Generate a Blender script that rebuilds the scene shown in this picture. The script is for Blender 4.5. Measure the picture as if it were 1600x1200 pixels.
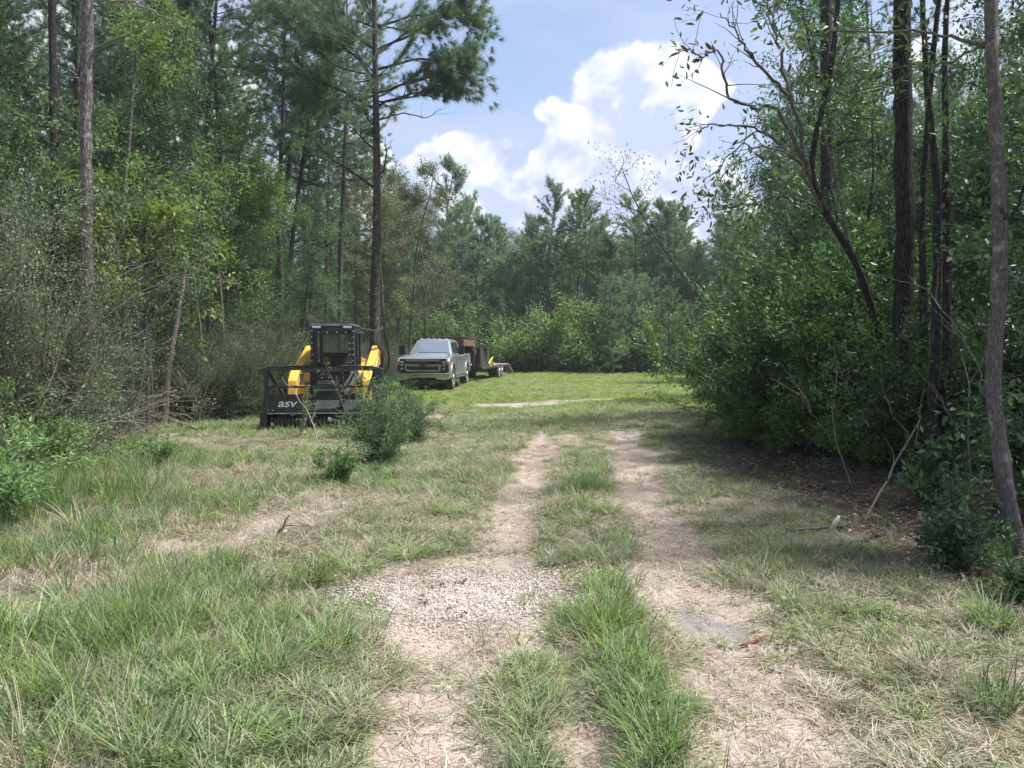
import bpy, bmesh, math, random
import numpy as np
from mathutils import Vector, Matrix, Euler

PI = math.pi
R = math.radians
random.seed(7)
scene = bpy.context.scene
for o in list(bpy.data.objects):
    bpy.data.objects.remove(o)

# ------------------------------------------------------------------ camera
FPX = 1186.0            # focal length in photo pixels (1600 wide)
CAM_Z = 1.6
PITCH = math.atan(56 / FPX)
cam_d = bpy.data.cameras.new('camera')
cam = bpy.data.objects.new('camera', cam_d)
scene.collection.objects.link(cam)
cam.location = (0, 0, CAM_Z)
cam.rotation_euler = (PI / 2 - PITCH, 0, 0)
cam_d.sensor_width = 36
cam_d.lens = 36 * FPX / 1600
cam_d.clip_start = 0.05
cam_d.clip_end = 3000
scene.camera = cam


def P(px, py, Y):
    """place seen at photo pixel (px, py), Y metres ahead of the viewer"""
    x = (px - 800) / FPX
    z = -(py - 600) / FPX
    c, s = math.cos(PITCH), math.sin(PITCH)
    dy = c + z * s
    dz = -s + z * c
    k = Y / dy
    return Vector((x * k, Y, CAM_Z + dz * k))


# ------------------------------------------------------------------ sky, sun
SUN_AZ, SUN_EL = R(88), R(63)      # azimuth measured from +Y towards +X
world = bpy.data.worlds.new('World')
scene.world = world
world.use_nodes = True
wn, wl = world.node_tree.nodes, world.node_tree.links
wn.clear()


def N(nodes, t, **kw):
    n = nodes.new(t)
    for k, v in kw.items():
        if k == 'inp':
            for a, b in v.items():
                n.inputs[a].default_value = b
        else:
            setattr(n, k, v)
    return n


def math_node(nodes, links, op, a, b=None, c=None, clamp=False):
    n = nodes.new('ShaderNodeMath')
    n.operation = op
    n.use_clamp = clamp
    for i, v in enumerate((a, b, c)):
        if v is None:
            continue
        if isinstance(v, (int, float)):
            n.inputs[i].default_value = v
        else:
            links.new(v, n.inputs[i])
    return n.outputs[0]


def build_sky():
    nodes, links = wn, wl
    M = lambda op, a, b=None, c=None, clamp=False: math_node(nodes, links, op, a, b, c, clamp)
    sky = N(nodes, 'ShaderNodeTexSky', sky_type='NISHITA', sun_disc=False, sun_elevation=SUN_EL,
            sun_rotation=SUN_AZ, altitude=20, air_density=1.0, dust_density=0.6, ozone_density=2.2)
    tc = N(nodes, 'ShaderNodeTexCoord')
    sep = N(nodes, 'ShaderNodeSeparateXYZ')
    links.new(tc.outputs['Generated'], sep.inputs[0])
    az = M('ARCTAN2', sep.outputs[0], sep.outputs[1])
    el = M('ARCSINE', sep.outputs[2])
    # noise on the direction sphere, seamless everywhere
    def noise(scale, detail, rough=0.5, off=0.0, vec=None):
        mp = N(nodes, 'ShaderNodeMapping')
        mp.inputs['Location'].default_value = (off, off * 0.7, off * 1.3)
        links.new(vec or tc.outputs['Generated'], mp.inputs[0])
        n = N(nodes, 'ShaderNodeTexNoise', inp={'Scale': scale, 'Detail': detail, 'Roughness': rough})
        links.new(mp.outputs[0], n.inputs['Vector'])
        return n.outputs['Fac']
    n1 = noise(7, 4, 0.55, 3.1)
    n2 = noise(7, 4, 0.55, 9.7)
    azd = M('ADD', az, M('MULTIPLY', M('SUBTRACT', n1, 0.5), 0.085))
    eld = M('ADD', el, M('MULTIPLY', M('SUBTRACT', n2, 0.5), 0.085))

    def ang(px, py):
        d = P(px, py, 1) - Vector((0, 0, CAM_Z))
        return math.atan2(d.x, d.y), math.asin(d.normalized().z)

    # heaps of cumulus: (px, py, half width, half height) as they stand over the clearing
    heaps = [(1000, 122, 110, 66), (960, 150, 85, 64), (1060, 145, 85, 60), (1010, 200, 100, 80), (965, 225, 70, 80), (1060, 190, 60, 40),
             (874, 176, 44, 34), (930, 270, 120, 90), (1000, 310, 130, 90), (880, 340, 140, 90), (960, 360, 240, 70), (715, 270, 100, 90),
             (775, 330, 85, 70), (690, 235, 55, 50), (770, 235, 60, 26), (1000, 340, 190, 60), (1120, 300, 90, 60),
             (640, 330, 90, 100), (1250, 330, 120, 60), (560, 250, 80, 40), (420, 300, 160, 90), (1450, 260, 130, 80),
             (1640, 60, 180, 120), (200, 120, 190, 110), (-100, 300, 200, 120), (1900, 330, 260, 120)]
    F = None
    for (px, py, hw, hh) in heaps:
        a0, e0 = ang(px, py)
        dx = M('MULTIPLY', M('SUBTRACT', azd, a0), FPX / hw)
        dy = M('MULTIPLY', M('SUBTRACT', eld, e0), FPX / hh)
        d = M('SQRT', M('ADD', M('MULTIPLY', dx, dx), M('MULTIPLY', dy, dy)))
        f = M('MULTIPLY', M('SUBTRACT', 1.0, d), max(0.8, min(hw, hh) / 60.0))
        F = f if F is None else M('MAXIMUM', F, f)
    # cumulus elsewhere in the sky, for the light it gives
    n3 = noise(2.2, 5, 0.55, 21.0)
    other = M('MULTIPLY', M('SUBTRACT', n3, 0.53), 9.0)
    away = M('SMOOTH_MIN', M('MULTIPLY', M('SUBTRACT', M('ABSOLUTE', az), 0.95), 6.0), 1.0, 0.1)
    F = M('MAXIMUM', F, M('MINIMUM', other, away))
    # billows: two samples offset towards the sun give the modelling
    def billow(vec):
        h = None
        for sc, am in ((13, 0.50), (32, 0.27), (80, 0.11)):
            v = N(nodes, 'ShaderNodeTexVoronoi', feature='F1', inp={'Scale': sc})
            links.new(vec, v.inputs['Vector'])
            t = M('MULTIPLY', v.outputs['Distance'], -am * 1.5)
            h = t if h is None else M('ADD', h, t)
        return h
    wob = N(nodes, 'ShaderNodeVectorMath', operation='MULTIPLY_ADD')
    nz = N(nodes, 'ShaderNodeTexNoise', inp={'Scale': 9.0, 'Detail': 3})
    links.new(tc.outputs['Generated'], nz.inputs['Vector'])
    links.new(nz.outputs['Color'], wob.inputs[0])
    wob.inputs[1].default_value = (0.08,) * 3
    links.new(tc.outputs['Generated'], wob.inputs[2])
    v0 = wob.outputs[0]
    off = N(nodes, 'ShaderNodeVectorMath', operation='ADD')
    links.new(v0, off.inputs[0])
    off.inputs[1].default_value = (0.016, 0, 0.016)
    b0, b1 = billow(v0), billow(off.outputs[0])
    Fb = M('ADD', F, M('MULTIPLY', M('ADD', b0, 0.40), 0.72))
    alpha = N(nodes, 'ShaderNodeMapRange', interpolation_type='SMOOTHSTEP',
              inp={'From Min': -0.06, 'From Max': 0.17, 'To Max': 1.0})
    links.new(Fb, alpha.inputs[0])
    relief = M('MULTIPLY', M('SUBTRACT', b0, b1), 2.2)
    # a heap's edge is white, its core is a soft blue grey
    core = N(nodes, 'ShaderNodeMapRange', interpolation_type='SMOOTHSTEP',
             inp={'From Min': 0.2, 'From Max': 1.1, 'To Min': 1.0, 'To Max': 0.15})
    links.new(M('ADD', F, M('MULTIPLY', M('SUBTRACT', n1, 0.5), 1.4)), core.inputs[0])
    br = M('ADD', M('MULTIPLY', core.outputs[0], 0.72), M('MAXIMUM', relief, -0.45), clamp=True)
    ramp = N(nodes, 'ShaderNodeMix', data_type='RGBA')
    ramp.inputs[6].default_value = (2.8, 3.25, 4.3, 1)
    ramp.inputs[7].default_value = (4.8, 4.8, 4.9, 1)
    links.new(br, ramp.inputs[0])
    # thin high veil
    st = N(nodes, 'ShaderNodeMapping')
    st.inputs['Rotation'].default_value = (0.2, 0.5, 0.3)
    st.inputs['Scale'].default_value = (1.0, 1.0, 3.0)
    links.new(tc.outputs['Generated'], st.inputs[0])
    veil = noise(2.3, 5, 0.6, 5.0, st.outputs[0])
    vm = N(nodes, 'ShaderNodeMapRange', interpolation_type='SMOOTHSTEP',
           inp={'From Min': 0.34, 'From Max': 0.62, 'To Min': 0.25, 'To Max': 0.9})
    links.new(veil, vm.inputs[0])
    low = N(nodes, 'ShaderNodeMapRange', interpolation_type='SMOOTHSTEP',
            inp={'From Min': 0.38, 'From Max': 0.0, 'To Min': 0.0, 'To Max': 0.6})
    links.new(el, low.inputs[0])
    veil_f = M('MAXIMUM', vm.outputs[0], low.outputs[0])
    tint = N(nodes, 'ShaderNodeMix', data_type='RGBA', blend_type='MULTIPLY', inp={0: 1.0})
    links.new(sky.outputs[0], tint.inputs[6])
    tint.inputs[7].default_value = (1.0, 0.93, 0.92, 1)
    m1 = N(nodes, 'ShaderNodeMix', data_type='RGBA')
    links.new(veil_f, m1.inputs[0])
    links.new(tint.outputs[2], m1.inputs[6])
    m1.inputs[7].default_value = (2.65, 3.05, 4.1, 1)
    m2 = N(nodes, 'ShaderNodeMix', data_type='RGBA')
    links.new(alpha.outputs[0], m2.inputs[0])
    links.new(m1.outputs[2], m2.inputs[6])
    links.new(ramp.outputs[2], m2.inputs[7])
    bg = N(nodes, 'ShaderNodeBackground', inp={'Strength': 0.09})
    links.new(m2.outputs[2], bg.inputs['Color'])
    out = N(nodes, 'ShaderNodeOutputWorld')
    links.new(bg.outputs[0], out.inputs[0])


build_sky()
world.cycles.sampling_method = 'MANUAL'
world.cycles.sample_map_resolution = 256

sun_d = bpy.data.lights.new('sun', 'SUN')
sun_d.energy = 3.5
sun_d.angle = R(9.0)
sun_d.color = (1.0, 0.975, 0.94)
sun = bpy.data.objects.new('sun', sun_d)
scene.collection.objects.link(sun)
sdir = Vector((math.sin(SUN_AZ) * math.cos(SUN_EL), math.cos(SUN_AZ) * math.cos(SUN_EL), math.sin(SUN_EL)))
sun.rotation_euler = sdir.to_track_quat('Z', 'Y').to_euler()
sun.location = sdir * 100

scene.view_settings.view_transform = 'Standard'
scene.view_settings.look = 'None'
scene.view_settings.gamma = 1
scene.view_settings.use_curve_mapping = False
scene.view_settings.exposure = 1.38
scene.render.engine = 'CYCLES'
cy = scene.cycles
cy.max_bounces = 7
cy.diffuse_bounces = 4
cy.glossy_bounces = 3
cy.transmission_bounces = 5
cy.transparent_max_bounces = 12
cy.use_denoising = True
cy.use_adaptive_sampling = True
cy.adaptive_threshold = 0.02
cy.caustics_reflective = False
cy.caustics_refractive = False
cy.sample_clamp_indirect = 6

# ------------------------------------------------------------------ materials
MATS = {}


def new_mat(name):
    m = bpy.data.materials.new(name)
    m.use_nodes = True
    m.node_tree.nodes.clear()
    MATS[name] = m
    return m


def simple(name, col, rough=0.6, metal=0.0, bump=0.0, bscale=40.0, var=0.12, vscale=6.0, spec=0.5, dirt=None, coat=0.0):
    m = new_mat(name)
    nd, lk = m.node_tree.nodes, m.node_tree.links
    p = N(nd, 'ShaderNodeBsdfPrincipled', inp={'Roughness': rough, 'Metallic': metal, 'Specular IOR Level': spec,
                                             'Coat Weight': coat, 'Coat Roughness': 0.08})
    tc = N(nd, 'ShaderNodeTexCoord')
    nz = N(nd, 'ShaderNodeTexNoise', inp={'Scale': vscale, 'Detail': 5, 'Roughness': 0.6})
    lk.new(tc.outputs['Object'], nz.inputs['Vector'])
    mx = N(nd, 'ShaderNodeMix', data_type='RGBA')
    c2 = dirt or [c * (1 - var * 2) for c in col]
    mx.inputs[6].default_value = (*[min(1, c * (1 + var * 0.5)) for c in col], 1)
    mx.inputs[7].default_value = (*c2, 1)
    mr = N(nd, 'ShaderNodeMapRange', inp={'From Min': 0.42, 'From Max': 0.72})
    lk.new(nz.outputs['Fac'], mr.inputs[0])
    lk.new(mr.outputs[0], mx.inputs[0])
    lk.new(mx.outputs[2], p.inputs['Base Color'])
    if bump:
        n2 = N(nd, 'ShaderNodeTexNoise', inp={'Scale': bscale, 'Detail': 4})
        lk.new(tc.outputs['Object'], n2.inputs['Vector'])
        b = N(nd, 'ShaderNodeBump', inp={'Strength': bump, 'Distance': 0.01})
        lk.new(n2.outputs['Fac'], b.inputs['Height'])
        lk.new(b.outputs[0], p.inputs['Normal'])
    o = N(nd, 'ShaderNodeOutputMaterial')
    lk.new(p.outputs[0], o.inputs[0])
    return m


def leaf_mat(name, cols, rough=0.5, trans=0.35, spec=0.4, patch=None):
    """cols: dark, mid, light leaf colours picked per leaf; each plant shifts a little"""
    m = new_mat(name)
    nd, lk = m.node_tree.nodes, m.node_tree.links
    at = N(nd, 'ShaderNodeAttribute', attribute_name='rnd')
    oi = N(nd, 'ShaderNodeObjectInfo')
    rp = N(nd, 'ShaderNodeValToRGB')
    els = rp.color_ramp.elements
    els[0].position, els[0].color = 0.0, (*cols[0], 1)
    els[1].position, els[1].color = 1.0, (*cols[-1], 1)
    for i, c in enumerate(cols[1:-1]):
        e = els.new((i + 1) / (len(cols) - 1))
        e.color = (*c, 1)
    lk.new(at.outputs['Fac'], rp.inputs[0])
    hs = N(nd, 'ShaderNodeHueSaturation')
    h = math_node(nd, lk, 'MULTIPLY_ADD', oi.outputs['Random'], 0.035, 0.485)
    s = math_node(nd, lk, 'MULTIPLY_ADD', oi.outputs['Random'], -0.35, 1.12)
    r2 = math_node(nd, lk, 'FRACT', math_node(nd, lk, 'MULTIPLY', oi.outputs['Random'], 7.13))
    v = math_node(nd, lk, 'MULTIPLY_ADD', r2, 0.5, 0.78)
    if patch:
        geo = N(nd, 'ShaderNodeNewGeometry')
        nz = N(nd, 'ShaderNodeTexNoise', inp={'Scale': patch[0], 'Detail': 3})
        lk.new(geo.outputs['Position'], nz.inputs['Vector'])
        mr = N(nd, 'ShaderNodeMapRange', inp={'From Min': 0.4, 'From Max': 0.62})
        lk.new(nz.outputs['Fac'], mr.inputs[0])
        mx = N(nd, 'ShaderNodeMix', data_type='RGBA')
        lk.new(math_node(nd, lk, 'MULTIPLY', mr.outputs[0], patch[2]), mx.inputs[0])
        lk.new(rp.outputs[0], mx.inputs[6])
        mx.inputs[7].default_value = (*patch[1], 1)
        lk.new(mx.outputs[2], hs.inputs['Color'])
    else:
        lk.new(rp.outputs[0], hs.inputs['Color'])
    lk.new(h, hs.inputs['Hue'])
    lk.new(s, hs.inputs['Saturation'])
    lk.new(v, hs.inputs['Value'])
    p = N(nd, 'ShaderNodeBsdfPrincipled', inp={'Roughness': rough, 'Specular IOR Level': spec})
    t = N(nd, 'ShaderNodeBsdfTranslucent')
    lk.new(hs.outputs[0], p.inputs['Base Color'])
    g = N(nd, 'ShaderNodeMix', data_type='RGBA', blend_type='MULTIPLY', inp={0: 1.0})
    lk.new(hs.outputs[0], g.inputs[6])
    g.inputs[7].default_value = (1.3, 1.5, 0.95, 1)
    lk.new(g.outputs[2], t.inputs['Color'])
    ms = N(nd, 'ShaderNodeMixShader', inp={0: trans})
    lk.new(p.outputs[0], ms.inputs[1])
    lk.new(t.outputs[0], ms.inputs[2])
    o = N(nd, 'ShaderNodeOutputMaterial')
    lk.new(ms.outputs[0], o.inputs[0])
    return m


def bark_mat(name, c1, c2, scale=1.0, lichen=None, bump=0.9):
    m = new_mat(name)
    nd, lk = m.node_tree.nodes, m.node_tree.links
    tc = N(nd, 'ShaderNodeTexCoord')
    mp = N(nd, 'ShaderNodeMapping')
    mp.inputs['Scale'].default_value = (36 * scale, 36 * scale, 6.5 * scale)
    lk.new(tc.outputs['Object'], mp.inputs[0])
    vo = N(nd, 'ShaderNodeTexVoronoi', feature='DISTANCE_TO_EDGE', inp={'Scale': 1.0})
    nz = N(nd, 'ShaderNodeTexNoise', inp={'Scale': 1.6, 'Detail': 6, 'Roughness': 0.65})
    lk.new(mp.outputs[0], nz.inputs['Vector'])
    ad = N(nd, 'ShaderNodeVectorMath', operation='MULTIPLY_ADD')
    ad.inputs[1].default_value = (2.2, 2.2, 1.6)
    lk.new(nz.outputs['Color'], ad.inputs[0])
    lk.new(mp.outputs[0], ad.inputs[2])
    lk.new(ad.outputs[0], vo.inputs['Vector'])
    mr = N(nd, 'ShaderNodeMapRange', inp={'From Min': 0.0, 'From Max': 0.25})
    lk.new(vo.outputs['Distance'], mr.inputs[0])
    mx = N(nd, 'ShaderNodeMix', data_type='RGBA')
    f = math_node(nd, lk, 'MULTIPLY', mr.outputs[0], math_node(nd, lk, 'ADD', nz.outputs['Fac'], 0.35), clamp=True)
    lk.new(f, mx.inputs[0])
    mx.inputs[6].default_value = (*c2, 1)
    mx.inputs[7].default_value = (*c1, 1)
    col = mx.outputs[2]
    if lichen:
        nl = N(nd, 'ShaderNodeTexNoise', inp={'Scale': 9.0, 'Detail': 5, 'Roughness': 0.7})
        lk.new(tc.outputs['Object'], nl.inputs['Vector'])
        ml = N(nd, 'ShaderNodeMapRange', inp={'From Min': 0.55, 'From Max': 0.68})
        lk.new(nl.outputs['Fac'], ml.inputs[0])
        mx2 = N(nd, 'ShaderNodeMix', data_type='RGBA')
        lk.new(ml.outputs[0], mx2.inputs[0])
        lk.new(col, mx2.inputs[6])
        mx2.inputs[7].default_value = (*lichen, 1)
        col = mx2.outputs[2]
    p = N(nd, 'ShaderNodeBsdfPrincipled', inp={'Roughness': 0.9, 'Specular IOR Level': 0.2})
    lk.new(col, p.inputs['Base Color'])
    b = N(nd, 'ShaderNodeBump', inp={'Strength': bump, 'Distance': 0.02})
    lk.new(f, b.inputs['Height'])
    lk.new(b.outputs[0], p.inputs['Normal'])
    o = N(nd, 'ShaderNodeOutputMaterial')
    lk.new(p.outputs[0], o.inputs[0])
    return m


bark_mat('pine_bark', (0.19, 0.165, 0.155), (0.045, 0.039, 0.037), 1.0, lichen=(0.26, 0.25, 0.24))
bark_mat('pale_pine_bark', (0.34, 0.29, 0.275), (0.095, 0.08, 0.077), 1.0, lichen=(0.42, 0.40, 0.38))
bark_mat('dark_bark', (0.085, 0.077, 0.075), (0.022, 0.02, 0.02), 0.9)
bark_mat('grey_bark', (0.20, 0.185, 0.165), (0.09, 0.08, 0.072), 1.6, lichen=(0.33, 0.34, 0.31), bump=0.5)
bark_mat('dead_wood', (0.36, 0.31, 0.26), (0.18, 0.15, 0.125), 1.6, bump=0.5)
leaf_mat('oak_leaf', [(0.038, 0.075, 0.034), (0.065, 0.125, 0.048), (0.14, 0.215, 0.085)], trans=0.35)
leaf_mat('dark_leaf', [(0.028, 0.062, 0.028), (0.056, 0.115, 0.042), (0.15, 0.23, 0.075)], rough=0.42, trans=0.32, spec=0.42)  # lightest tone also stands in for highlights on leaves facing the sky
leaf_mat('gum_leaf', [(0.073, 0.124, 0.048), (0.114, 0.183, 0.059), (0.196, 0.248, 0.081)], trans=0.42)
leaf_mat('rusty_leaf', [(0.07, 0.095, 0.045), (0.115, 0.135, 0.065), (0.19, 0.155, 0.09)], trans=0.35)
leaf_mat('fine_leaf', [(0.055, 0.080, 0.040), (0.085, 0.115, 0.058), (0.15, 0.17, 0.095)], trans=0.35)
leaf_mat('grey_fine_leaf', [(0.085, 0.11, 0.06), (0.13, 0.16, 0.09), (0.21, 0.24, 0.145)], trans=0.3)
leaf_mat('bright_leaf', [(0.090, 0.168, 0.050), (0.139, 0.241, 0.069), (0.228, 0.335, 0.101)], trans=0.42)
leaf_mat('yellow_leaf', [(0.09, 0.15, 0.04), (0.15, 0.20, 0.045), (0.27, 0.27, 0.06)], trans=0.42)
leaf_mat('needle', [(0.081, 0.145, 0.096), (0.122, 0.205, 0.119), (0.195, 0.273, 0.149)], rough=0.55, trans=0.25)
leaf_mat('young_needle', [(0.122, 0.200, 0.101), (0.163, 0.273, 0.126), (0.245, 0.300, 0.159)], rough=0.55, trans=0.3)
leaf_mat('grass_blade', [(0.085, 0.115, 0.045), (0.155, 0.205, 0.075), (0.32, 0.36, 0.19)], rough=0.55, trans=0.35,
         patch=(0.7, (0.24, 0.245, 0.14), 0.5))
leaf_mat('lush_blade', [(0.07, 0.115, 0.035), (0.125, 0.20, 0.055), (0.26, 0.35, 0.13)], rough=0.5, trans=0.38)
leaf_mat('meadow_blade', [(0.13, 0.19, 0.035), (0.18, 0.27, 0.045), (0.27, 0.34, 0.07)], rough=0.55, trans=0.4,
         patch=(0.3, (0.27, 0.29, 0.08), 0.5))
leaf_mat('dry_blade', [(0.16, 0.115, 0.08), (0.31, 0.25, 0.185), (0.54, 0.47, 0.37)], rough=0.7, trans=0.2)
leaf_mat('dead_leaf', [(0.10, 0.065, 0.045), (0.18, 0.12, 0.085), (0.36, 0.30, 0.25)], rough=0.7, trans=0.1)
leaf_mat('red_needle', [(0.30, 0.07, 0.04), (0.42, 0.11, 0.06), (0.5, 0.18, 0.1)], rough=0.6, trans=0.2)
simple('pebble_a', (0.38, 0.33, 0.285), 0.8, var=0.25, vscale=30)
simple('pebble_b', (0.28, 0.21, 0.165), 0.8, var=0.25, vscale=30)
simple('pebble_c', (0.50, 0.47, 0.43), 0.75, var=0.2, vscale=30)
simple('black_paint', (0.022, 0.024, 0.027), 0.42, bump=0.15, dirt=(0.06, 0.056, 0.05), vscale=4)
simple('panel_black', (0.028, 0.03, 0.034), 0.5, dirt=(0.05, 0.048, 0.045))
simple('yellow_paint', (0.72, 0.40, 0.035), 0.4, dirt=(0.50, 0.33, 0.12), vscale=3, coat=0.2)
simple('rubber', (0.035, 0.034, 0.033), 0.85, bump=0.4, dirt=(0.13, 0.11, 0.09), vscale=5)
simple('worn_steel', (0.42, 0.42, 0.43), 0.35, metal=0.9, dirt=(0.2, 0.17, 0.14))
simple('dark_steel', (0.10, 0.10, 0.10), 0.5, metal=0.6, dirt=(0.12, 0.10, 0.085))
simple('white_letter', (0.82, 0.82, 0.82), 0.5, var=0.02)
simple('lime_mark', (0.35, 0.62, 0.10), 0.5, var=0.02)
simple('silver_paint', (0.30, 0.325, 0.355), 0.32, metal=0.35, var=0.03, coat=0.6)
simple('chrome', (0.74, 0.74, 0.74), 0.16, metal=1.0, var=0.02)
simple('black_plastic', (0.02, 0.02, 0.021), 0.55, var=0.1)
simple('amber', (0.75, 0.16, 0.03), 0.25, var=0.02)
simple('red_lens', (0.6, 0.03, 0.02), 0.25, var=0.02)
simple('lamp_glass', (0.55, 0.57, 0.6), 0.12, metal=0.5, var=0.05)
simple('rim_metal', (0.30, 0.29, 0.28), 0.35, metal=0.8, dirt=(0.3, 0.23, 0.17))
simple('rust_paint', (0.17, 0.095, 0.065), 0.75, dirt=(0.09, 0.06, 0.045), vscale=3, bump=0.2)
simple('trailer_black', (0.035, 0.033, 0.033), 0.6, dirt=(0.10, 0.075, 0.055), vscale=3)
simple('deck_wood', (0.25, 0.21, 0.17), 0.85, dirt=(0.20, 0.155, 0.115), vscale=5, bump=0.3)
simple('bolt_metal', (0.70, 0.70, 0.70), 0.35, metal=0.7, var=0.05)
simple('yellow_strap', (0.62, 0.66, 0.06), 0.6, var=0.05)
simple('seat_fabric', (0.05, 0.05, 0.055), 0.8, var=0.1)


def glass_mat(name, tint, transp):
    m = new_mat(name)
    nd, lk = m.node_tree.nodes, m.node_tree.links
    t = N(nd, 'ShaderNodeBsdfTransparent')
    t.inputs[0].default_value = (*tint, 1)
    g = N(nd, 'ShaderNodeBsdfPrincipled', inp={'Base Color': (0.02, 0.025, 0.03, 1), 'Roughness': 0.06, 'Specular IOR Level': 0.8})
    ms = N(nd, 'ShaderNodeMixShader', inp={0: transp})
    lk.new(g.outputs[0], ms.inputs[1])
    lk.new(t.outputs[0], ms.inputs[2])
    o = N(nd, 'ShaderNodeOutputMaterial')
    lk.new(ms.outputs[0], o.inputs[0])
    return m


glass_mat('cab_glass', (0.93, 0.95, 0.94), 0.86)
glass_mat('tinted_glass', (0.2, 0.22, 0.22), 0.3)
m = glass_mat('windscreen_glass', (0.4, 0.45, 0.45), 0.3)
m.node_tree.nodes['Principled BSDF'].inputs['Metallic'].default_value = 0.75
m.node_tree.nodes['Principled BSDF'].inputs['Base Color'].default_value = (0.55, 0.6, 0.66, 1)

# ------------------------------------------------------------------ object helpers
COL = scene.collection


def tag(o, label=None, cat=None, group=None, kind=None):
    if label: o['label'] = label
    if cat: o['category'] = cat
    if group: o['group'] = group
    if kind: o['kind'] = kind
    return o


def link(o, parent=None):
    COL.objects.link(o)
    if parent is not None:
        o.parent = parent
    return o


def empty(name, loc=(0, 0, 0), rz=0.0, scale=None):
    o = bpy.data.objects.new(name, None)
    COL.objects.link(o)
    o.location = loc
    o.rotation_euler = (0, 0, rz)
    o.empty_display_size = 0.2
    if scale: o.scale = (scale,) * 3 if isinstance(scale, (int, float)) else scale
    return o


def np_mesh(name, parts, mats, smooth=False):
    """parts: list of (verts Nx3, faces MxK, material index, rnd N or scalar)"""
    vs, loops, starts, totals, mi, rn = [], [], [], [], [], []
    off = lo = 0
    for (v, f, k, r) in parts:
        if len(v) == 0 or len(f) == 0:
            continue
        v = np.asarray(v, dtype=np.float32)
        f = np.asarray(f, dtype=np.int32)
        vs.append(v)
        loops.append((f + off).ravel())
        n, w = f.shape
        starts.append(lo + np.arange(n) * w)
        totals.append(np.full(n, w))
        mi.append(np.full(n, k))
        rn.append(np.full(len(v), r, dtype=np.float32) if np.isscalar(r) else np.asarray(r, dtype=np.float32))
        off += len(v)
        lo += n * w
    me = bpy.data.meshes.new(name)
    V = np.concatenate(vs); L = np.concatenate(loops)
    S = np.concatenate(starts); T = np.concatenate(totals); MI = np.concatenate(mi); RN = np.concatenate(rn)
    me.vertices.add(len(V)); me.loops.add(len(L)); me.polygons.add(len(S))
    me.vertices.foreach_set('co', V.ravel())
    me.loops.foreach_set('vertex_index', L.astype(np.int32))
    me.polygons.foreach_set('loop_start', S.astype(np.int32))
    me.polygons.foreach_set('loop_total', T.astype(np.int32))
    me.polygons.foreach_set('material_index', MI.astype(np.int32))
    a = me.attributes.new('rnd', 'FLOAT', 'POINT')
    a.data.foreach_set('value', RN)
    for mname in mats:
        me.materials.append(MATS[mname])
    if smooth:
        me.polygons.foreach_set('use_smooth', np.ones(len(S), dtype=bool))
    me.update(calc_edges=True)
    me.validate()
    return me


def unit(v):
    return v / (np.linalg.norm(v, axis=-1, keepdims=True) + 1e-9)


def tube(pts, rad, sides=6, cap=True, lump=0.0, rng=None):
    pts = np.asarray(pts, dtype=float)
    n = len(pts)
    rad = np.broadcast_to(np.asarray(rad, dtype=float), (n,)).copy()
    t = np.gradient(pts, axis=0)
    t = unit(t)
    ref = np.array([0.31, 0.95, 0.05]) if abs(t[:, 1]).mean() < 0.8 else np.array([1.0, 0.1, 0.05])
    a = unit(np.cross(t, ref))
    b = np.cross(t, a)
    th = np.linspace(0, 2 * PI, sides, endpoint=False)
    rr = rad[:, None] * np.ones(sides)
    if lump and rng is not None:
        rr = rr * (1 + lump * rng.normal(size=(n, sides)))
    v = pts[:, None, :] + rr[..., None] * (np.cos(th)[None, :, None] * a[:, None, :] + np.sin(th)[None, :, None] * b[:, None, :])
    v = v.reshape(-1, 3)
    i = np.arange(n - 1)[:, None] * sides
    j = np.arange(sides)[None, :]
    f = np.stack([i + j, i + (j + 1) % sides, i + sides + (j + 1) % sides, i + sides + j], -1).reshape(-1, 4)
    return v, f


def path(rng, p0, d0, L, n, wob=0.1, up=0.0):
    p = np.array(p0, dtype=float)
    d = unit(np.array(d0, dtype=float))
    out = [p.copy()]
    for i in range(n):
        d = unit(d + rng.normal(size=3) * wob + np.array([0, 0, up]))
        p = p + d * (L / n)
        out.append(p.copy())
    return np.array(out)


def leaves(rng, pos, axis, size, width=0.5, up=0.7, fold=0.15):
    """folded diamond leaf for each position"""
    n = len(pos)
    axis = unit(axis)
    nrm = unit(rng.normal(size=(n, 3)) * (1 - up) + np.array([0, 0, up]))
    side = unit(np.cross(axis, nrm))
    nrm = np.cross(side, axis)
    L = (size * rng.uniform(0.65, 1.25, n))[:, None]
    W = L * width * 0.5
    v0 = pos
    v1 = pos + axis * L * 0.45 + side * W + nrm * W * fold
    v2 = pos + axis * L - nrm * L * 0.08
    v3 = pos + axis * L * 0.45 - side * W + nrm * W * fold
    V = np.stack([v0, v1, v2, v3], 1).reshape(-1, 3)
    b = np.arange(n)[:, None] * 4
    F = np.concatenate([b + np.array([0, 2, 1]), b + np.array([0, 3, 2])], 0)
    return V, F


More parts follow.
